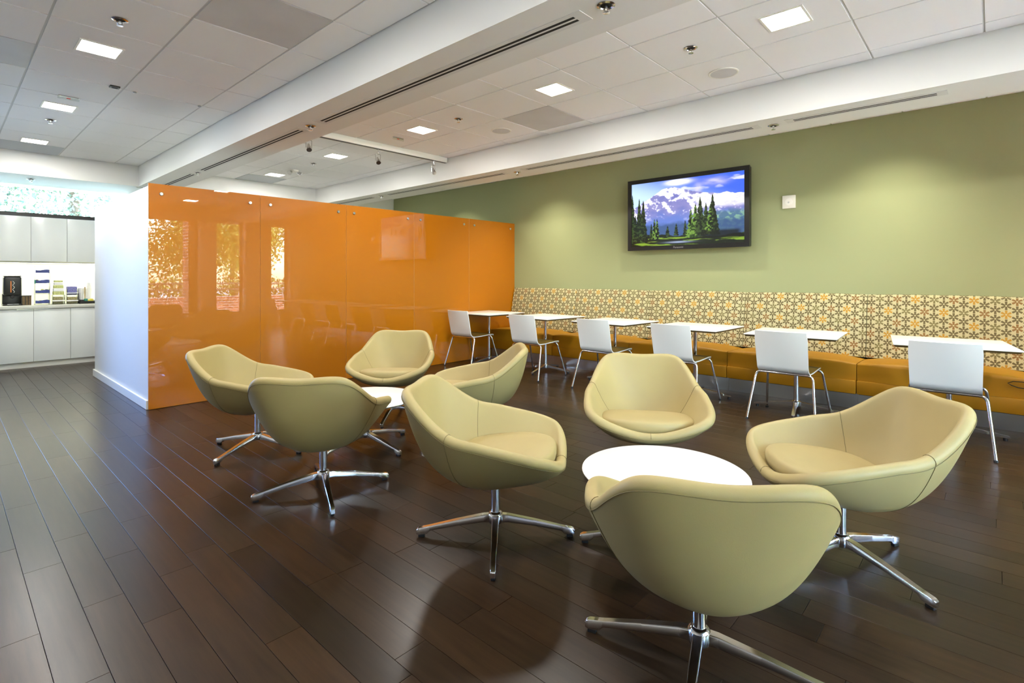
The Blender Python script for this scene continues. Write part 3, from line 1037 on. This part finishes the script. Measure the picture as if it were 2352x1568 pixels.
# ------------------------------------------------------------------ tub lounge chairs
SHP = [-0.335, 0.372, 0.327, -0.285, 0.453, 0.375, 0.01, 0.537, 0.354, 0.165, 0.572, 0.243, 0.390, 0.742, 0.425, 0.748, 0.360, 0.244, -0.332, 0.325, 0.262, 1.547]
def crspline(pts, n):
    k = len(pts); out = []
    for i in range(k):
        p0, p1, p2, p3 = pts[(i - 1) % k], pts[i], pts[(i + 1) % k], pts[(i + 2) % k]
        tj = lambda ti, a, b: ti + max(np.linalg.norm(b - a), 1e-6) ** .5
        t0 = 0; t1 = tj(t0, p0, p1); t2 = tj(t1, p1, p2); t3 = tj(t2, p2, p3)
        for t in np.linspace(t1, t2, n, endpoint=False):
            A1 = (t1 - t) / (t1 - t0) * p0 + (t - t0) / (t1 - t0) * p1
            A2 = (t2 - t) / (t2 - t1) * p1 + (t - t1) / (t2 - t1) * p2
            A3 = (t3 - t) / (t3 - t2) * p2 + (t - t2) / (t3 - t2) * p3
            Q1 = (t2 - t) / (t2 - t0) * A1 + (t - t0) / (t2 - t0) * A2
            Q2 = (t3 - t) / (t3 - t1) * A2 + (t - t1) / (t3 - t1) * A3
            out.append((t2 - t) / (t2 - t1) * Q1 + (t - t1) / (t2 - t1) * Q2)
    return np.array(out)
def tub_surfaces():
    yl, zl, xf, yf, zf, xa, ya, za, xm, ym, zm, xt, yt, zt, yb, zb, cyb, cxs, cyf, zcf, z0, w = SHP
    half = [np.array(h) for h in [(0, yl, zl), (xf, yf, zf), (xa, ya, za), (xm, ym, zm), (xt, yt, zt), (0, yb, zb)]]
    cp = half + [h * np.array([-1, 1, 1]) for h in half[-2:0:-1]]
    PER = 10
    R = crspline(cp, PER)
    N = len(R)
    ang = np.arctan2(R[:, 0], -R[:, 1])
    c, sn = np.cos(ang), np.sin(ang)
    yy = np.where(c > 0, cyf * c, -cyb * c)
    zz = z0 + (zcf - z0) * np.clip(c, 0, 1)
    Cc = np.stack([cxs * sn, yy, zz], 1)
    ctr = np.array([0, .02, z0])
    def P(s):
        s = np.asarray(s)[:, None, None]
        return ((1 - s) ** 2 * ctr + 2 * s * (1 - s) * w * Cc[None] + s ** 2 * R[None]) / ((1 - s) ** 2 + 2 * s * (1 - s) * w + s ** 2)
    T = .050
    so = np.concatenate([np.linspace(.04, .9, 16), [.935, .962]])
    out = P(so)
    du = np.roll(out, -1, 1) - np.roll(out, 1, 1)
    ds = np.gradient(out, axis=0)
    nrm = np.cross(du, ds)
    nrm /= np.linalg.norm(nrm, axis=2, keepdims=True)
    cen = np.array([0, 0, .75])
    sgn = np.sign(((cen - out) * nrm).sum(2, keepdims=True).mean())
    nrm *= sgn
    top = out[-1]
    up = top - out[-3]
    up /= np.linalg.norm(up, axis=1, keepdims=True)
    ni = nrm[-1]
    roll = []
    for k in range(1, 8):
        a = PI * k / 8
        roll.append(top + ni * (T / 2) * (1 - math.cos(a)) + up * (T / 2 * 1.05) * math.sin(a))
    inner = [out[i] + nrm[i] * T for i in range(len(so) - 1, 2, -1)]
    rings = list(out) + roll + inner
    V = np.concatenate(rings)
    m = len(rings)
    F = []
    for i in range(m - 1):
        for j in range(N):
            j2 = (j + 1) % N
            F.append((i * N + j, i * N + j2, (i + 1) * N + j2, (i + 1) * N + j))
    F.append(tuple(range(N))[::-1])
    F.append(tuple((m - 1) * N + j for j in range(N)))
    # seam lines: side/back seams on both faces, one line along the outer edge of the rim, one at the front centre
    seams = []
    for j in (3 * PER, N - 3 * PER):
        seams.append([out[i][j] - nrm[i][j] * .0006 for i in range(4, len(so))] + [r[j] + (r[j] - (top[j] + ni[j] * T / 2)) * .03 for r in roll]
                     + [inner[i][j] + nrm[len(so) - 1 - i][j] * .0006 for i in range(0, len(inner) - 4)])
    seams.append([r[0] + (r[0] - (top[0] + ni[0] * T / 2)) * .03 for r in roll[:]])
    rim = [top[j] - nrm[-1][j] * .0008 for j in range(N)]
    return V, F, seams, rim
TV_, TF_, TSEAM, TRIM = tub_surfaces()
def cushion_mesh():
    bm = bmesh.new()
    n = 56
    prof = [(.66, .338), (.84, .352), (.93, .370), (.98, .390), (1.0, .406), (1.0, .422), (.992, .434), (.970, .443), (.92, .449), (.75, .454), (.45, .458), (.2, .460), (0, .4605)]
    rings = []
    for f, z in prof:
        if f == 0: rings.append([bm.verts.new((0, -.028, z - .105 * .232))]); continue
        ring = []
        for j in range(n):
            a = 2 * PI * j / n
            c, s_ = math.cos(a), math.sin(a)
            e = 2.0 / (2.45 if s_ < 0 else 3.2)
            x = .268 * math.copysign(abs(c) ** e, c) * f
            y = math.copysign(abs(s_) ** e, s_) * f
            y = y * (.215 if y > 0 else .262) - .028
            tilt = -.105 * (y + .26) * min(1, max(0, (z - .36) / .06))
            ring.append(bm.verts.new((x, y, z + tilt)))
        rings.append(ring)
    for a, b in zip(rings[:-1], rings[1:]):
        for j in range(n):
            j2 = (j + 1) % n
            if len(b) == 1: bm.faces.new((a[j], a[j2], b[0]))
            else: bm.faces.new((a[j], a[j2], b[j2], b[j]))
    bm.faces.new(rings[0][::-1])
    pipe = [v.co.copy() for v in rings[3]]
    return bm, pipe
def make_tub():
    t = empty('tub_chair')
    sh = pydata('shell', TV_, TF_, 'leather', t, smooth=True)
    bm = bmesh.new(); bm.from_mesh(sh.data); bmesh.ops.recalc_face_normals(bm, faces=bm.faces[:]); bm.to_mesh(sh.data); bm.free()
    sh.data.polygons.foreach_set('use_smooth', [True] * len(sh.data.polygons))
    sd = sh.modifiers.new('smooth', 'SUBSURF'); sd.levels = 1; sd.render_levels = 1
    for s in TSEAM:
        bm = bmesh.new(); tube(bm, s, .0011, 6)
        obj('seam', bm, 'seam', sh, smooth=True)
    bm = bmesh.new(); tube(bm, TRIM, .0012, 6, closed=True)
    obj('rim_seam', bm, 'seam', sh, smooth=True)
    bm, pipe = cushion_mesh()
    cu_ = obj('seat_cushion', bm, 'leather', t, smooth=True)
    bm = bmesh.new(); tube(bm, pipe, .0014, 6, closed=True)
    obj('piping', bm, 'seam', cu_, smooth=True)
    star_base(t, 0.0, .275, 'chrome')
    return t
CH = [  # x, y, facing deg, foot deg, label
    (1.796, 1.752, -55.0, 132.5, 'khaki leather tub chair in the middle of the floor, side on, between both coffee tables'),
    (2.660, 0.490, 126.5, -26.0, 'khaki leather tub chair standing in front of the last white chair and the bench end'),
    (1.645, 0.695, 33.1, 107.0, 'large khaki leather tub chair seen from behind, its back hiding part of the round table'),
    (1.508, 2.866, 44.4, -20.8, 'khaki tub chair seen from behind at the round table near the orange panels'),
    (1.555, 3.910, -46.2, 205.0, 'khaki tub chair closest to the white partition corner, beside the orange glass'),
    (2.838, 1.522, 212.8, 20.0, 'khaki leather tub chair facing out across the fully visible round table, bench behind it'),
    (2.718, 3.927, 221.5, 221.5, 'khaki tub chair facing out with the orange glass right behind it'),
    (2.658, 2.846, 136.1, 149.0, 'khaki tub chair turned side on in front of the second and first white chairs'),
]
proto = make_tub()
for i, (x, y, a, ft, lab) in enumerate(CH):
    t = proto if i == 0 else copy_tree(proto)
    t.location = (x, y, 0)
    t.rotation_euler = (0, 0, math.radians(a) + PI / 2)
    tag(t, lab, 'chair', 'khaki tub chairs')
    k = 0
    for ch in t.children:
        if ch.name.startswith('leg'):
            ch.rotation_euler = (0, 0, math.radians(ft) - math.radians(a) - PI / 2 + k * PI / 2)
            k += 1

# ------------------------------------------------------------------ round coffee tables
def coffee(x, y, ft, label):
    t = tag(empty('coffee_table', (x, y, 0)), label, 'table', 'round coffee tables')
    bm = bmesh.new()
    lathe(bm, [(0, .342), (.348, .342), (.360, .348), (.366, .354), (.3655, .358), (.362, .360), (0, .360)], 72)
    sharp(obj('tabletop', bm, 'white_lam', t), 40)
    bm = bmesh.new(); lathe(bm, [(0, .33), (.10, .33), (.10, .342), (0, .342)], 32)
    obj('mounting_plate', bm, 'black', t)
    star_base(t, math.radians(ft), .332, 'chrome', rcol=.024)
coffee(2.219, 1.102, 121, 'round white coffee table with chrome star base among four tub chairs')
coffee(2.110, 3.385, 6, 'round white coffee table nearer the orange panels, mostly hidden by tub chairs')

# ------------------------------------------------------------------ square cafe tables
TAB = [(5.405, 5.405, 0), (5.40, 4.35, -4), (5.375, 3.28, -3), (5.365, 2.306, -1), (5.375, 1.348, 4), (5.395, .258, 8)]
NTH = ['next to the orange panels', 'second from the orange panels', 'third from the orange panels', 'fourth from the orange panels', 'fifth from the orange panels', 'furthest from the orange panels']
def make_table():
    t = empty('cafe_table')
    h = .367
    bx('tabletop', -h, h, -h, h, .714, .724, 'white_lam', t, bev=.002)
    bm = bmesh.new()
    v0 = [(-h + .001, -h + .001, .7138), (h - .001, -h + .001, .7138), (h - .001, h - .001, .7138), (-h + .001, h - .001, .7138)]
    v1 = [(-h + .016, -h + .016, .698), (h - .016, -h + .016, .698), (h - .016, h - .016, .698), (-h + .016, h - .016, .698)]
    A = [bm.verts.new(v) for v in v0]; B = [bm.verts.new(v) for v in v1]
    for j in range(4): bm.faces.new((A[j], B[j], B[(j + 1) % 4], A[(j + 1) % 4]))
    bm.faces.new(A); bm.faces.new(B[::-1])
    bmesh.ops.recalc_face_normals(bm, faces=bm.faces[:])
    obj('edge_core', bm, 'table_edge', t)
    bx('mounting_plate', -.15, .15, -.15, .15, .690, .6978, 'black', t)
    bm = bmesh.new(); cyl(bm, (0, 0, .08), (0, 0, .692), .0205, n=24)
    sharp(obj('column', bm, 'chrome', t))
    bm = bmesh.new(); lathe(bm, [(0, .045), (.036, .045), (.038, .06), (.038, .085), (.03, .095), (0, .095)], 24)
    sharp(obj('hub', bm, 'chrome', t))
    for k in range(4):
        bm = bmesh.new()
        vs = []
        for x, z, hh, w in ((.02, .088, .034, .032), (.20, .062, .024, .030), (.355, .036, .018, .028)):
            vs.append([bm.verts.new(q) for q in ((x, -w / 2, z), (x, w / 2, z), (x, w / 2, z - hh), (x, -w / 2, z - hh))])
        for a, b in zip(vs[:-1], vs[1:]):
            for j in range(4): bm.faces.new((a[j], a[(j + 1) % 4], b[(j + 1) % 4], b[j]))
        bm.faces.new(vs[0][::-1]); bm.faces.new(vs[-1])
        bmesh.ops.recalc_face_normals(bm, faces=bm.faces[:])
        bmesh.ops.bevel(bm, geom=bm.edges[:], offset=.003, segments=2, affect='EDGES')
        l = sharp(obj('leg', bm, 'polished', t))
        l.rotation_euler = (0, 0, k * PI / 2)
        bm = bmesh.new(); cyl(bm, (.33, 0, 0), (.33, 0, .022), .013, n=14)
        obj('glide', bm, 'rubber', l)
    return t
proto = make_table()
for i, (x, y, a) in enumerate(TAB):
    t = proto if i == 0 else copy_tree(proto)
    t.location = (x, y, 0)
    t.rotation_euler = (0, 0, math.radians(a))
    for ch in t.children:
        if ch.name.startswith(('leg',)) : ch.rotation_euler.z += math.radians(5 - a)
    tag(t, 'square white cafe table at the bench, ' + NTH[i], 'table', 'square cafe tables')

# ------------------------------------------------------------------ white cafe chairs
def make_chair():
    t = empty('cafe_chair')
    # one-piece bent shell: side profile (x, z), seat front -> back top ; sitter faces +x
    prof = [(.235, .418), (.228, .432), (.205, .440), (.15, .441), (.05, .434), (-.06, .428), (-.14, .428)]
    cx, cz, r = -.150, .493, .065
    for k in range(1, 8):
        a = -PI / 2 - (PI / 2 - .16) * k / 7
        prof.append((cx + r * math.cos(a), cz + r * math.sin(a)))
    x0, z0 = prof[-1]
    for k in range(1, 9):
        f = k / 8
        prof.append((x0 - .092 * f - .012 * math.sin(PI * f) * 0, z0 + (.782 - z0) * f))
    ny = 12
    th = .011
    Wd = .207
    n = len(prof)
    nr = []
    for j in range(n):
        a = prof[max(j - 1, 0)]; b = prof[min(j + 1, n - 1)]
        d = (b[0] - a[0], b[1] - a[1]); l = math.hypot(*d)
        nr.append((d[1] / l, -d[0] / l))     # points to the sitter side (up / forward)
    vs = []
    for side in (0, 1):
        for i in range(ny + 1):
            f = -1 + 2 * i / ny
            for j in range(n):
                x, z = prof[j]
                bk = max(0, (j - 13) / (n - 14)) if j > 13 else 0
                curve = .030 * f * f * bk          # concave back, edges forward
                w = Wd * (1 - .03 * (1 - bk))
                if j > n - 3: w *= 1 - .015 * (j - (n - 3))
                if j < 2: w *= 1 - .03 * (2 - j)
                vs.append((x + curve + (0 if side == 0 else -nr[j][0] * th), f * w, z + (0 if side == 0 else -nr[j][1] * th)))
    K = (ny + 1) * n
    fs, mi = [], []
    for i in range(ny):
        for j in range(n - 1):
            a = i * n + j
            fs.append((a, a + n, a + n + 1, a + 1)); mi.append(0)
            fs.append((K + a, K + a + 1, K + a + n + 1, K + a + n)); mi.append(1)
    for j in range(n - 1):
        fs.append((j, j + 1, K + j + 1, K + j)); mi.append(1)
        a = ny * n + j
        fs.append((a, K + a, K + a + 1, a + 1)); mi.append(1)
    for i in range(ny):
        a = i * n
        fs.append((a, K + a, K + a + n, a + n)); mi.append(1)
        a = i * n + n - 1
        fs.append((a, a + n, K + a + n, K + a)); mi.append(1)
    o = pydata('shell', vs, fs, 'veneer', t)
    o.data.materials.append(M['chair_white'])
    o.data.polygons.foreach_set('material_index', mi)
    bm = bmesh.new(); bm.from_mesh(o.data); bmesh.ops.recalc_face_normals(bm, faces=bm.faces[:]); bm.to_mesh(o.data); bm.free()
    sharp(o, 40)
    r = .0105
    for (xt, xb, zt) in ((-.165, -.285, .412), (.150, .275, .420)):
        for s in (-1, 1):
            bm = bmesh.new()
            pts = []
            top, foot = Vector((xt, s * .222, zt)), Vector((xb, s * .267, .006))
            d = (foot - top).normalized()
            c0 = top + Vector((0, -s * .04, 0)); c1 = top + d * .045
            for k in range(7):
                f = k / 6
                pts.append((1 - f) ** 2 * c0 + 2 * f * (1 - f) * top + f * f * c1)
            pts.append(foot)
            tube(bm, pts, r, 12)
            l = sharp(obj('leg', bm, 'chrome', t), 60)
            bm = bmesh.new(); cyl(bm, (xb, s * .267, 0), (xb - (xb - xt) * .03, s * .2655, .014), .013, .0125, 14)
            obj('foot_cap', bm, 'rubber', l)
        bm = bmesh.new(); tube(bm, [(xt, -.183, zt), (xt, .183, zt)], r, 12)
        sharp(obj('crossbar', bm, 'chrome', t), 60)
    for s in (-1, 1):
        bm = bmesh.new(); tube(bm, [(-.165, s * .12, .412), (.150, s * .12, .420)], .008, 8)
        sharp(obj('seat_rail', bm, 'chrome', t), 60)
    return t
CC = [(5.07, 5.40), (5.06, 4.235), (5.065, 3.205), (5.06, 2.305), (5.065, 1.325), (5.045, .258)]
proto = make_chair()
for i, (x, y) in enumerate(CC):
    t = proto if i == 0 else copy_tree(proto)
    t.location = (x, y, 0)
    t.rotation_euler = (0, 0, math.radians([0, 1, 0, -1, 0, 1][i]))
    tag(t, 'white shell chair on chrome legs at the cafe table ' + NTH[i], 'chair', 'white cafe chairs')

# ------------------------------------------------------------------ kitchen run
XD = [.097, .487, .877, 1.268, 1.660, 2.04]
KN = ['at the open end', 'under the coffee dispenser', 'under the stacked tray tower', 'under the white cups', 'in the corner behind the partition']
KU = ['at the open end', 'above the coffee dispenser', 'above the tray tower and clear bins', 'above the white cups', 'in the corner behind the partition']
YF = 9.688
for n, (a, b) in enumerate(zip(XD[:-1], XD[1:])):
    t = tag(empty('base_cabinet', ((a + b) / 2, YF, 0)), 'glossy white base cabinet ' + KN[n], 'cabinet', 'kitchen base cabinets')
    h = (b - a) / 2
    bx('carcass', -h, h, .02, YK - YF, .08, .806, 'cab_side', t)
    bx('toe_kick', -h, h, .05, .07, 0, .08, 'white_trim', t)
    d = bx('door', -h + .002, h - .002, 0, .019, .082, .800, 'cab', t, bev=.0015)
    if n < 4:
        s = 1 if n % 2 else -1
        e0, e1 = (h - .17, h - .004) if n % 2 else (-h + .004, -h + .17)
        bx('edge_pull', e0, e1, -.012, .004, .796, .803, 'steel', d)
    t = tag(empty('wall_cabinet', ((a + b) / 2, 9.988, 1.462)), 'glossy white wall cabinet ' + KU[n], 'cabinet', 'kitchen wall cabinets')
    bx('carcass', -h, h, .02, YK - 9.988, 0.002, .624, 'cab_side', t)
    bx('door', -h + .002, h - .002, 0, .019, 0, .626, 'cab', t, bev=.0015)
w = tag(bx('worktop', .08, 2.045, 9.662, YK - .015, .806, .848, 'counter', bev=.003), 'pale worktop running over the kitchen base cabinets', 'worktop')
tag(bx('backsplash', .08, 2.045, YK - .014, YK - .002, .848, 1.462, 'backsplash'), 'white splashback panel behind the kitchen worktop', 'splashback')
t = tag(empty('under_cabinet_light', (1.07, 10.14, 1.462)), 'slim strip light under the kitchen wall cabinets', 'strip light')
bx('housing', -.95, .95, -.03, .03, -.022, 0, 'white_trim', t)
bx('lens', -.94, .94, -.026, .026, -.025, -.021, 'strip_lens', t)
lamp('lamp', 'AREA', 9, (1.0, 1.0, .80), (0, 0, -.028), t, (0, 0, 0), shape='RECTANGLE', size=1.85, size_y=.05)

CZ = .848
t = tag(empty('coffee_dispenser', (.685, 9.99, CZ)), 'tall black coffee dispenser with upright lettering on the kitchen worktop', 'coffee dispenser')
bm = bmesh.new(); box(bm, -.092, .092, -.06, .12, .14, .395, bev=.02, seg=3)
sharp(obj('tank', bm, 'black', t))
bx('lid', -.09, .09, -.055, .115, .395, .409, 'black', t, bev=.006)
bm = bmesh.new(); tube(bm, [(-.035, .02, .405), (-.03, .02, .418), (.03, .02, .418), (.035, .02, .405)], .005, 8)
obj('handle', bm, 'steel', t)
bx('back_column', -.098, .098, .02, .12, .01, .16, 'black', t, bev=.008)
bx('drip_tray', -.1, .1, -.10, .12, 0, .018, 'black', t, bev=.004)
bx('tray_grille', -.055, .06, -.098, -.02, .0175, .0205, 'steel', t)
bm = bmesh.new(); cyl(bm, (0, -.05, .14), (0, -.06, .10), .016, .012, 14)
obj('spout', bm, 'black', t)
bx('label_stripe', -.022, -.012, -.0622, -.060, .18, .335, 'orange_print', t)
bm = bmesh.new()
tube(bm, [(.010 + .009 * math.sin(k * .9), -.0612, .175 + k * .0085) for k in range(20)], .0022, 6)
obj('label_script', bm, 'paper', t, smooth=True)

t = tag(empty('lid_caddy', (.829, 9.97, CZ)), 'brown square caddy beside the coffee dispenser', 'caddy')
bm = bmesh.new()
box(bm, -.046, .046, -.046, .046, 0, .004)
for q in ((-.046, .046, -.046, -.042), (-.046, .046, .042, .046), (-.046, -.042, -.042, .042), (.042, .046, -.042, .042)): box(bm, q[0], q[1], q[2], q[3], .004, .125)
obj('body', bm, 'brown_pot', t)
bx('rim', -.049, .049, -.049, .049, .124, .134, 'black', t, bev=.002)
for k in (-.02, .012): bx('rib', k, k + .008, -.049, -.046, .006, .122, 'black', t)

t = tag(empty('tray_tower', (.99, 9.99, CZ)), 'clear four-tier tray tower with blue labels on the worktop', 'tray tower')
for k in range(4):
    z = .02 + k * .143
    bx('tray', -.078, .078, -.08, .09, z - .016, z - .008, 'acrylic', t)
    bm = bmesh.new()
    pts = [(-.074, 0), (.074, 0), (.074, .045), (.05, .053), (.012, .046), (-.03, .036), (-.074, .042)]
    A = [bm.verts.new((x, -.084, z + y)) for x, y in pts]; B = [bm.verts.new((x, -.081, z + y)) for x, y in pts]
    bm.faces.new(A); bm.faces.new(B[::-1])
    for j in range(len(pts)): bm.faces.new((A[j], B[j], B[(j + 1) % len(pts)], A[(j + 1) % len(pts)]))
    bmesh.ops.recalc_face_normals(bm, faces=bm.faces[:])
    obj('label_card', bm, 'blue_label', t)
    if k < 3:
        bm = bmesh.new()
        for q in range(6):
            a = random.uniform(-.06, .045)
            box(bm, a, a + .03, -.06 + q * .02, -.045 + q * .02, z - .004, z + random.uniform(.03, .06))
        obj('packets', bm, 'sweet' if k != 1 else 'tea', t)['kind'] = 'stuff'
for sx in (-.08, .077):
    bx('side_wall', sx, sx + .003, -.08, .09, 0, .55, 'acrylic', t)
bx('green_tab', -.086, -.070, -.086, -.082, .30, .35, 'green_pk', t)

def bin_(name, x, y, z, w, d, h, fill, label, fh=.75):
    t = tag(empty(name, (x, y, z)), label, 'storage bin', 'clear bins on the worktop')
    bm = bmesh.new()
    box(bm, -w / 2, w / 2, -d / 2, d / 2, 0, .004)
    for q in ((-w / 2, w / 2, d / 2 - .004, d / 2, h), (-w / 2, -w / 2 + .004, -d / 2, d / 2, h), (w / 2 - .004, w / 2, -d / 2, d / 2, h), (-w / 2, w / 2, -d / 2, -d / 2 + .004, h * .45)):
        box(bm, q[0], q[1], q[2], q[3], .004, q[4])
    obj('shell', bm, 'acrylic', t)
    bm = bmesh.new()
    m = 7
    for k in range(m):
        yy0 = -d / 2 + .012 + k * (d - .02) / m
        box(bm, -w / 2 + .010, w / 2 - .010 - random.uniform(0, .012), yy0, yy0 + (d - .03) / m * .8, .005, h * (fh + random.uniform(-.06, .06)))
    obj('contents', bm, fill, t)['kind'] = 'stuff'
    bx('front_lip', -w / 2, w / 2, -d / 2 - .003, -d / 2, h * .32, h * .45, 'paper', t)
bin_('clear_bin', 1.165, 9.985, CZ, .135, .16, .135, 'sweet', 'clear bin with tan packets under the tea boxes')
t = tag(empty('tea_box_stack', (1.168, 9.985, CZ + .136)), 'stack of pale yellow tea packets on a clear bin', 'tea boxes')
z = 0
for k, hgt in enumerate((.05, .045, .045, .04, .03)):
    bx('tea_box', -.058 + k * .003, .062 - k * .004, -.05, .05, z, z + hgt - .003, 'tea' if k % 2 == 0 else 'paper', t, bev=.003)
    z += hgt
bin_('clear_bin', 1.318, 9.985, CZ, .130, .16, .125, 'sweet', 'clear bin with brown packets below the lilac packets')
bin_('clear_bin', 1.318, 9.985, CZ + .126, .130, .15, .085, 'lilac', 'clear bin holding lilac and white packets', 1.45)
def cup_stack(x, y, h, r, label, z=CZ):
    t = tag(empty('cup_stack', (x, y, z)), label, 'cup stack', 'stacks of paper cups')
    bm = bmesh.new()
    lathe(bm, [(0, 0), (r * .78, 0), (r * .86, h * .45), (r * .9, h * .62), (0, h * .62)], 24)
    sharp(obj('cup', bm, 'paper', t))
    for k in range(4):
        zz = h * .62 + k * h * .095
        bm = bmesh.new()
        lathe(bm, [(0, zz), (r * .93, zz), (r, zz + h * .07), (r, zz + h * .088), (0, zz + h * .088)], 24)
        sharp(obj('cup', bm, 'paper', t))
cup_stack(1.430, 10.03, .23, .040, 'shorter stack of white paper cups behind the black tray')
cup_stack(1.525, 10.06, .31, .045, 'taller stack of white paper cups behind the black tray')
t = tag(empty('stirrer', (1.473, 10.0, CZ)), 'thin amber stirrer holder standing between the cup stacks', 'stirrer')
bx('rod', -.006, .006, -.006, .006, .004, .245, 'amber', t)
bx('foot', -.02, .02, -.02, .02, 0, .004, 'amber', t)
t = tag(empty('serving_tray', (1.50, 9.90, CZ)), 'black serving tray with small yellow and white packets', 'tray')
bm = bmesh.new(); box(bm, -.115, .12, -.08, .07, 0, .006)
for q in ((-.115, .12, -.08, -.074, .04), (-.115, .12, .064, .07, .055), (-.115, -.109, -.08, .07, .05), (.114, .12, -.08, .07, .05)): box(bm, *q[:4], 0, q[4])
obj('body', bm, 'black', t)
for k, (x, m_) in enumerate(((-.08, 'black'), (-.03, 'green_pk'), (.005, 'yellow_pk'), (.035, 'yellow_pk'), (.075, 'paper'))):
    bx('packet', x - .02, x + .016, -.05, .03, .006, .06 + .012 * (k % 2), m_, t, bev=.004)

# ------------------------------------------------------------------ outdoors (seen through the clerestory and mirrored in the orange glass)
tag(struct(bx('ground', -40, 40, -60, YW - .36, -.35, -.15, 'grass')), 'paved yard outside the windows')
struct(bx('ground_kitchen_side', -40, 40, YK + .21, 60, -.35, -.15, 'lawn'))
struct(bx('trim_terrace', -20, 30, -5.2, YW - .36, -.16, -.02, 'concrete'))
pw = tag(empty('brick_parapet', (4, -5.1, 0)), 'low brick garden wall with two rails outside the windows', 'garden wall')
bx('brickwork', -10, 12, -.11, .11, -.15, .60, 'brick', pw)
bx('coping', -10, 12, -.13, .13, .60, .68, 'brick', pw)
for z in (.88, 1.05):
    bm = bmesh.new(); tube(bm, [(-10, 0, z), (12, 0, z)], .025, 10)
    obj('rail', bm, 'rail', pw, smooth=True)
for x in range(-10, 13, 2):
    bx('post', x - .02, x + .02, -.02, .02, .68, 1.06, 'rail', pw)
bp = tag(empty('brick_pier', (4.30, -2.9, 0)), 'brick pier standing outside between two windows', 'pier')
bx('brickwork', -.245, .245, -.22, .22, -.02, 2.75, 'brick', bp)
bx('cap', -.27, .27, -.25, .24, 2.75, 2.85, 'concrete', bp)

def leaf_cloud(n, blobs, size, cols, seed):
    r = np.random.default_rng(seed)
    w = np.array([b[3] * b[4] * b[5] for b in blobs]) ** .8
    pick = r.choice(len(blobs), n, p=w / w.sum())
    B = np.array(blobs)[pick]
    d = r.normal(size=(n, 3)); d /= np.linalg.norm(d, axis=1, keepdims=True)
    rad = r.random(n) ** .45
    c = B[:, :3] + d * rad[:, None] * B[:, 3:6]
    a = r.normal(size=(n, 3)); a /= np.linalg.norm(a, axis=1, keepdims=True)
    b = r.normal(size=(n, 3)); b -= a * (a * b).sum(1, keepdims=True); b /= np.linalg.norm(b, axis=1, keepdims=True)
    s = size * r.uniform(.6, 1.4, (n, 1))
    nn = np.cross(a, b) * s * .25
    V = np.stack([c - a * s, c + b * s * .55 + nn, c + a * s, c - b * s * .55 + nn], 1).reshape(-1, 3)
    F = np.arange(4 * n).reshape(n, 4)
    k = r.random(n)[:, None]
    C = np.array(cols[0]) * (1 - k) + np.array(cols[1]) * k
    C = np.concatenate([C, np.ones((n, 1))], 1).repeat(4, 0)
    me = bpy.data.meshes.new('foliage')
    me.vertices.add(4 * n); me.loops.add(4 * n); me.polygons.add(n)
    me.vertices.foreach_set('co', V.astype(np.float32).ravel())
    me.loops.foreach_set('vertex_index', F.ravel().astype(np.int32))
    me.polygons.foreach_set('loop_start', (np.arange(n) * 4).astype(np.int32))
    me.update(calc_edges=True)
    me.materials.append(M['leaf_a'])
    tone_attr(me, C)
    return me
def tree(x, y, h, spread, label, seed, name='broadleaf_tree', n=30000, size=.065, weep=False, cols=None):
    t = tag(empty(name, (x, y, -.2)), label, 'tree', 'trees outside the windows')
    bm = bmesh.new()
    tube(bm, [(0, 0, -.05), (.05, 0, h * .2), (-.04, .05, h * .45), (.02, 0, h * .75)], [.17, .14, .10, .04], 10)
    obj('trunk', bm, 'bark', t, smooth=True)
    r = random.Random(seed)
    blobs = []
    for k in range(16):
        a = r.uniform(0, 2 * PI); q = r.uniform(.15, .85) * spread
        z = h * r.uniform(.22, .9)
        if weep: blobs.append((q * math.cos(a), q * math.sin(a), z * .85, spread * .22, spread * .22, h * .26))
        else: blobs.append((q * math.cos(a), q * math.sin(a), z, spread * .38, spread * .38, h * .16))
    cols = cols or (srgb(92, 122, 40)[:3], srgb(168, 186, 84)[:3])
    o = bpy.data.objects.new('foliage', leaf_cloud(n, blobs, size, cols, seed))
    link(o, t)
    o['kind'] = 'stuff'
T2 = (srgb(84, 112, 34)[:3], srgb(176, 186, 74)[:3])
tree(1.0, -12.0, 10.0, 3.3, 'weeping tree with long hanging yellow-green branches beyond the brick wall', 3, 'weeping_tree', weep=True, cols=T2, n=34000)
tree(7.2, -11.5, 9.0, 3.0, 'broad leafy tree right behind the brick wall', 5, n=34000)
tree(15.0, -12.5, 10.0, 3.2, 'tall leafy tree to the side of the brick wall', 8, n=34000)
tree(22.6, -12.0, 9.0, 3.2, 'round leafy tree past the far end of the yard', 12, n=20000)
tree(3.6, -20.0, 11.0, 3.0, 'tall leafy tree standing behind the weeping tree', 15, n=26000)
tree(11.5, -21.0, 11.0, 3.0, 'tall leafy tree in the second row behind the brick wall', 16, n=26000)
tree(2.2, 16.0, 7.6, 3.2, 'leafy tree behind the kitchen clerestory, leaves paled to look overexposed', 25, cols=(srgb(78, 96, 80)[:3], srgb(140, 152, 118)[:3]), size=.05, n=36000)  # leaf colours paled to stand in for overexposure through the window
tree(8.8, 17.0, 8.5, 3.4, 'leafy tree beyond the back wall of the room', 27)
h = tag(empty('hedge', (8, -7.6, -.15)), 'long clipped hedge behind the brick garden wall', 'hedge')
hb = [(x, 0, .75, .9, .45, .75) for x in range(-14, 15)]
o = bpy.data.objects.new('foliage', leaf_cloud(30000, hb, .05, (srgb(70, 96, 34)[:3], srgb(130, 150, 60)[:3]), 77))
link(o, h); o['kind'] = 'stuff'
bx('stems', -14, 14, -.05, .05, -.02, .3, 'bark', h)
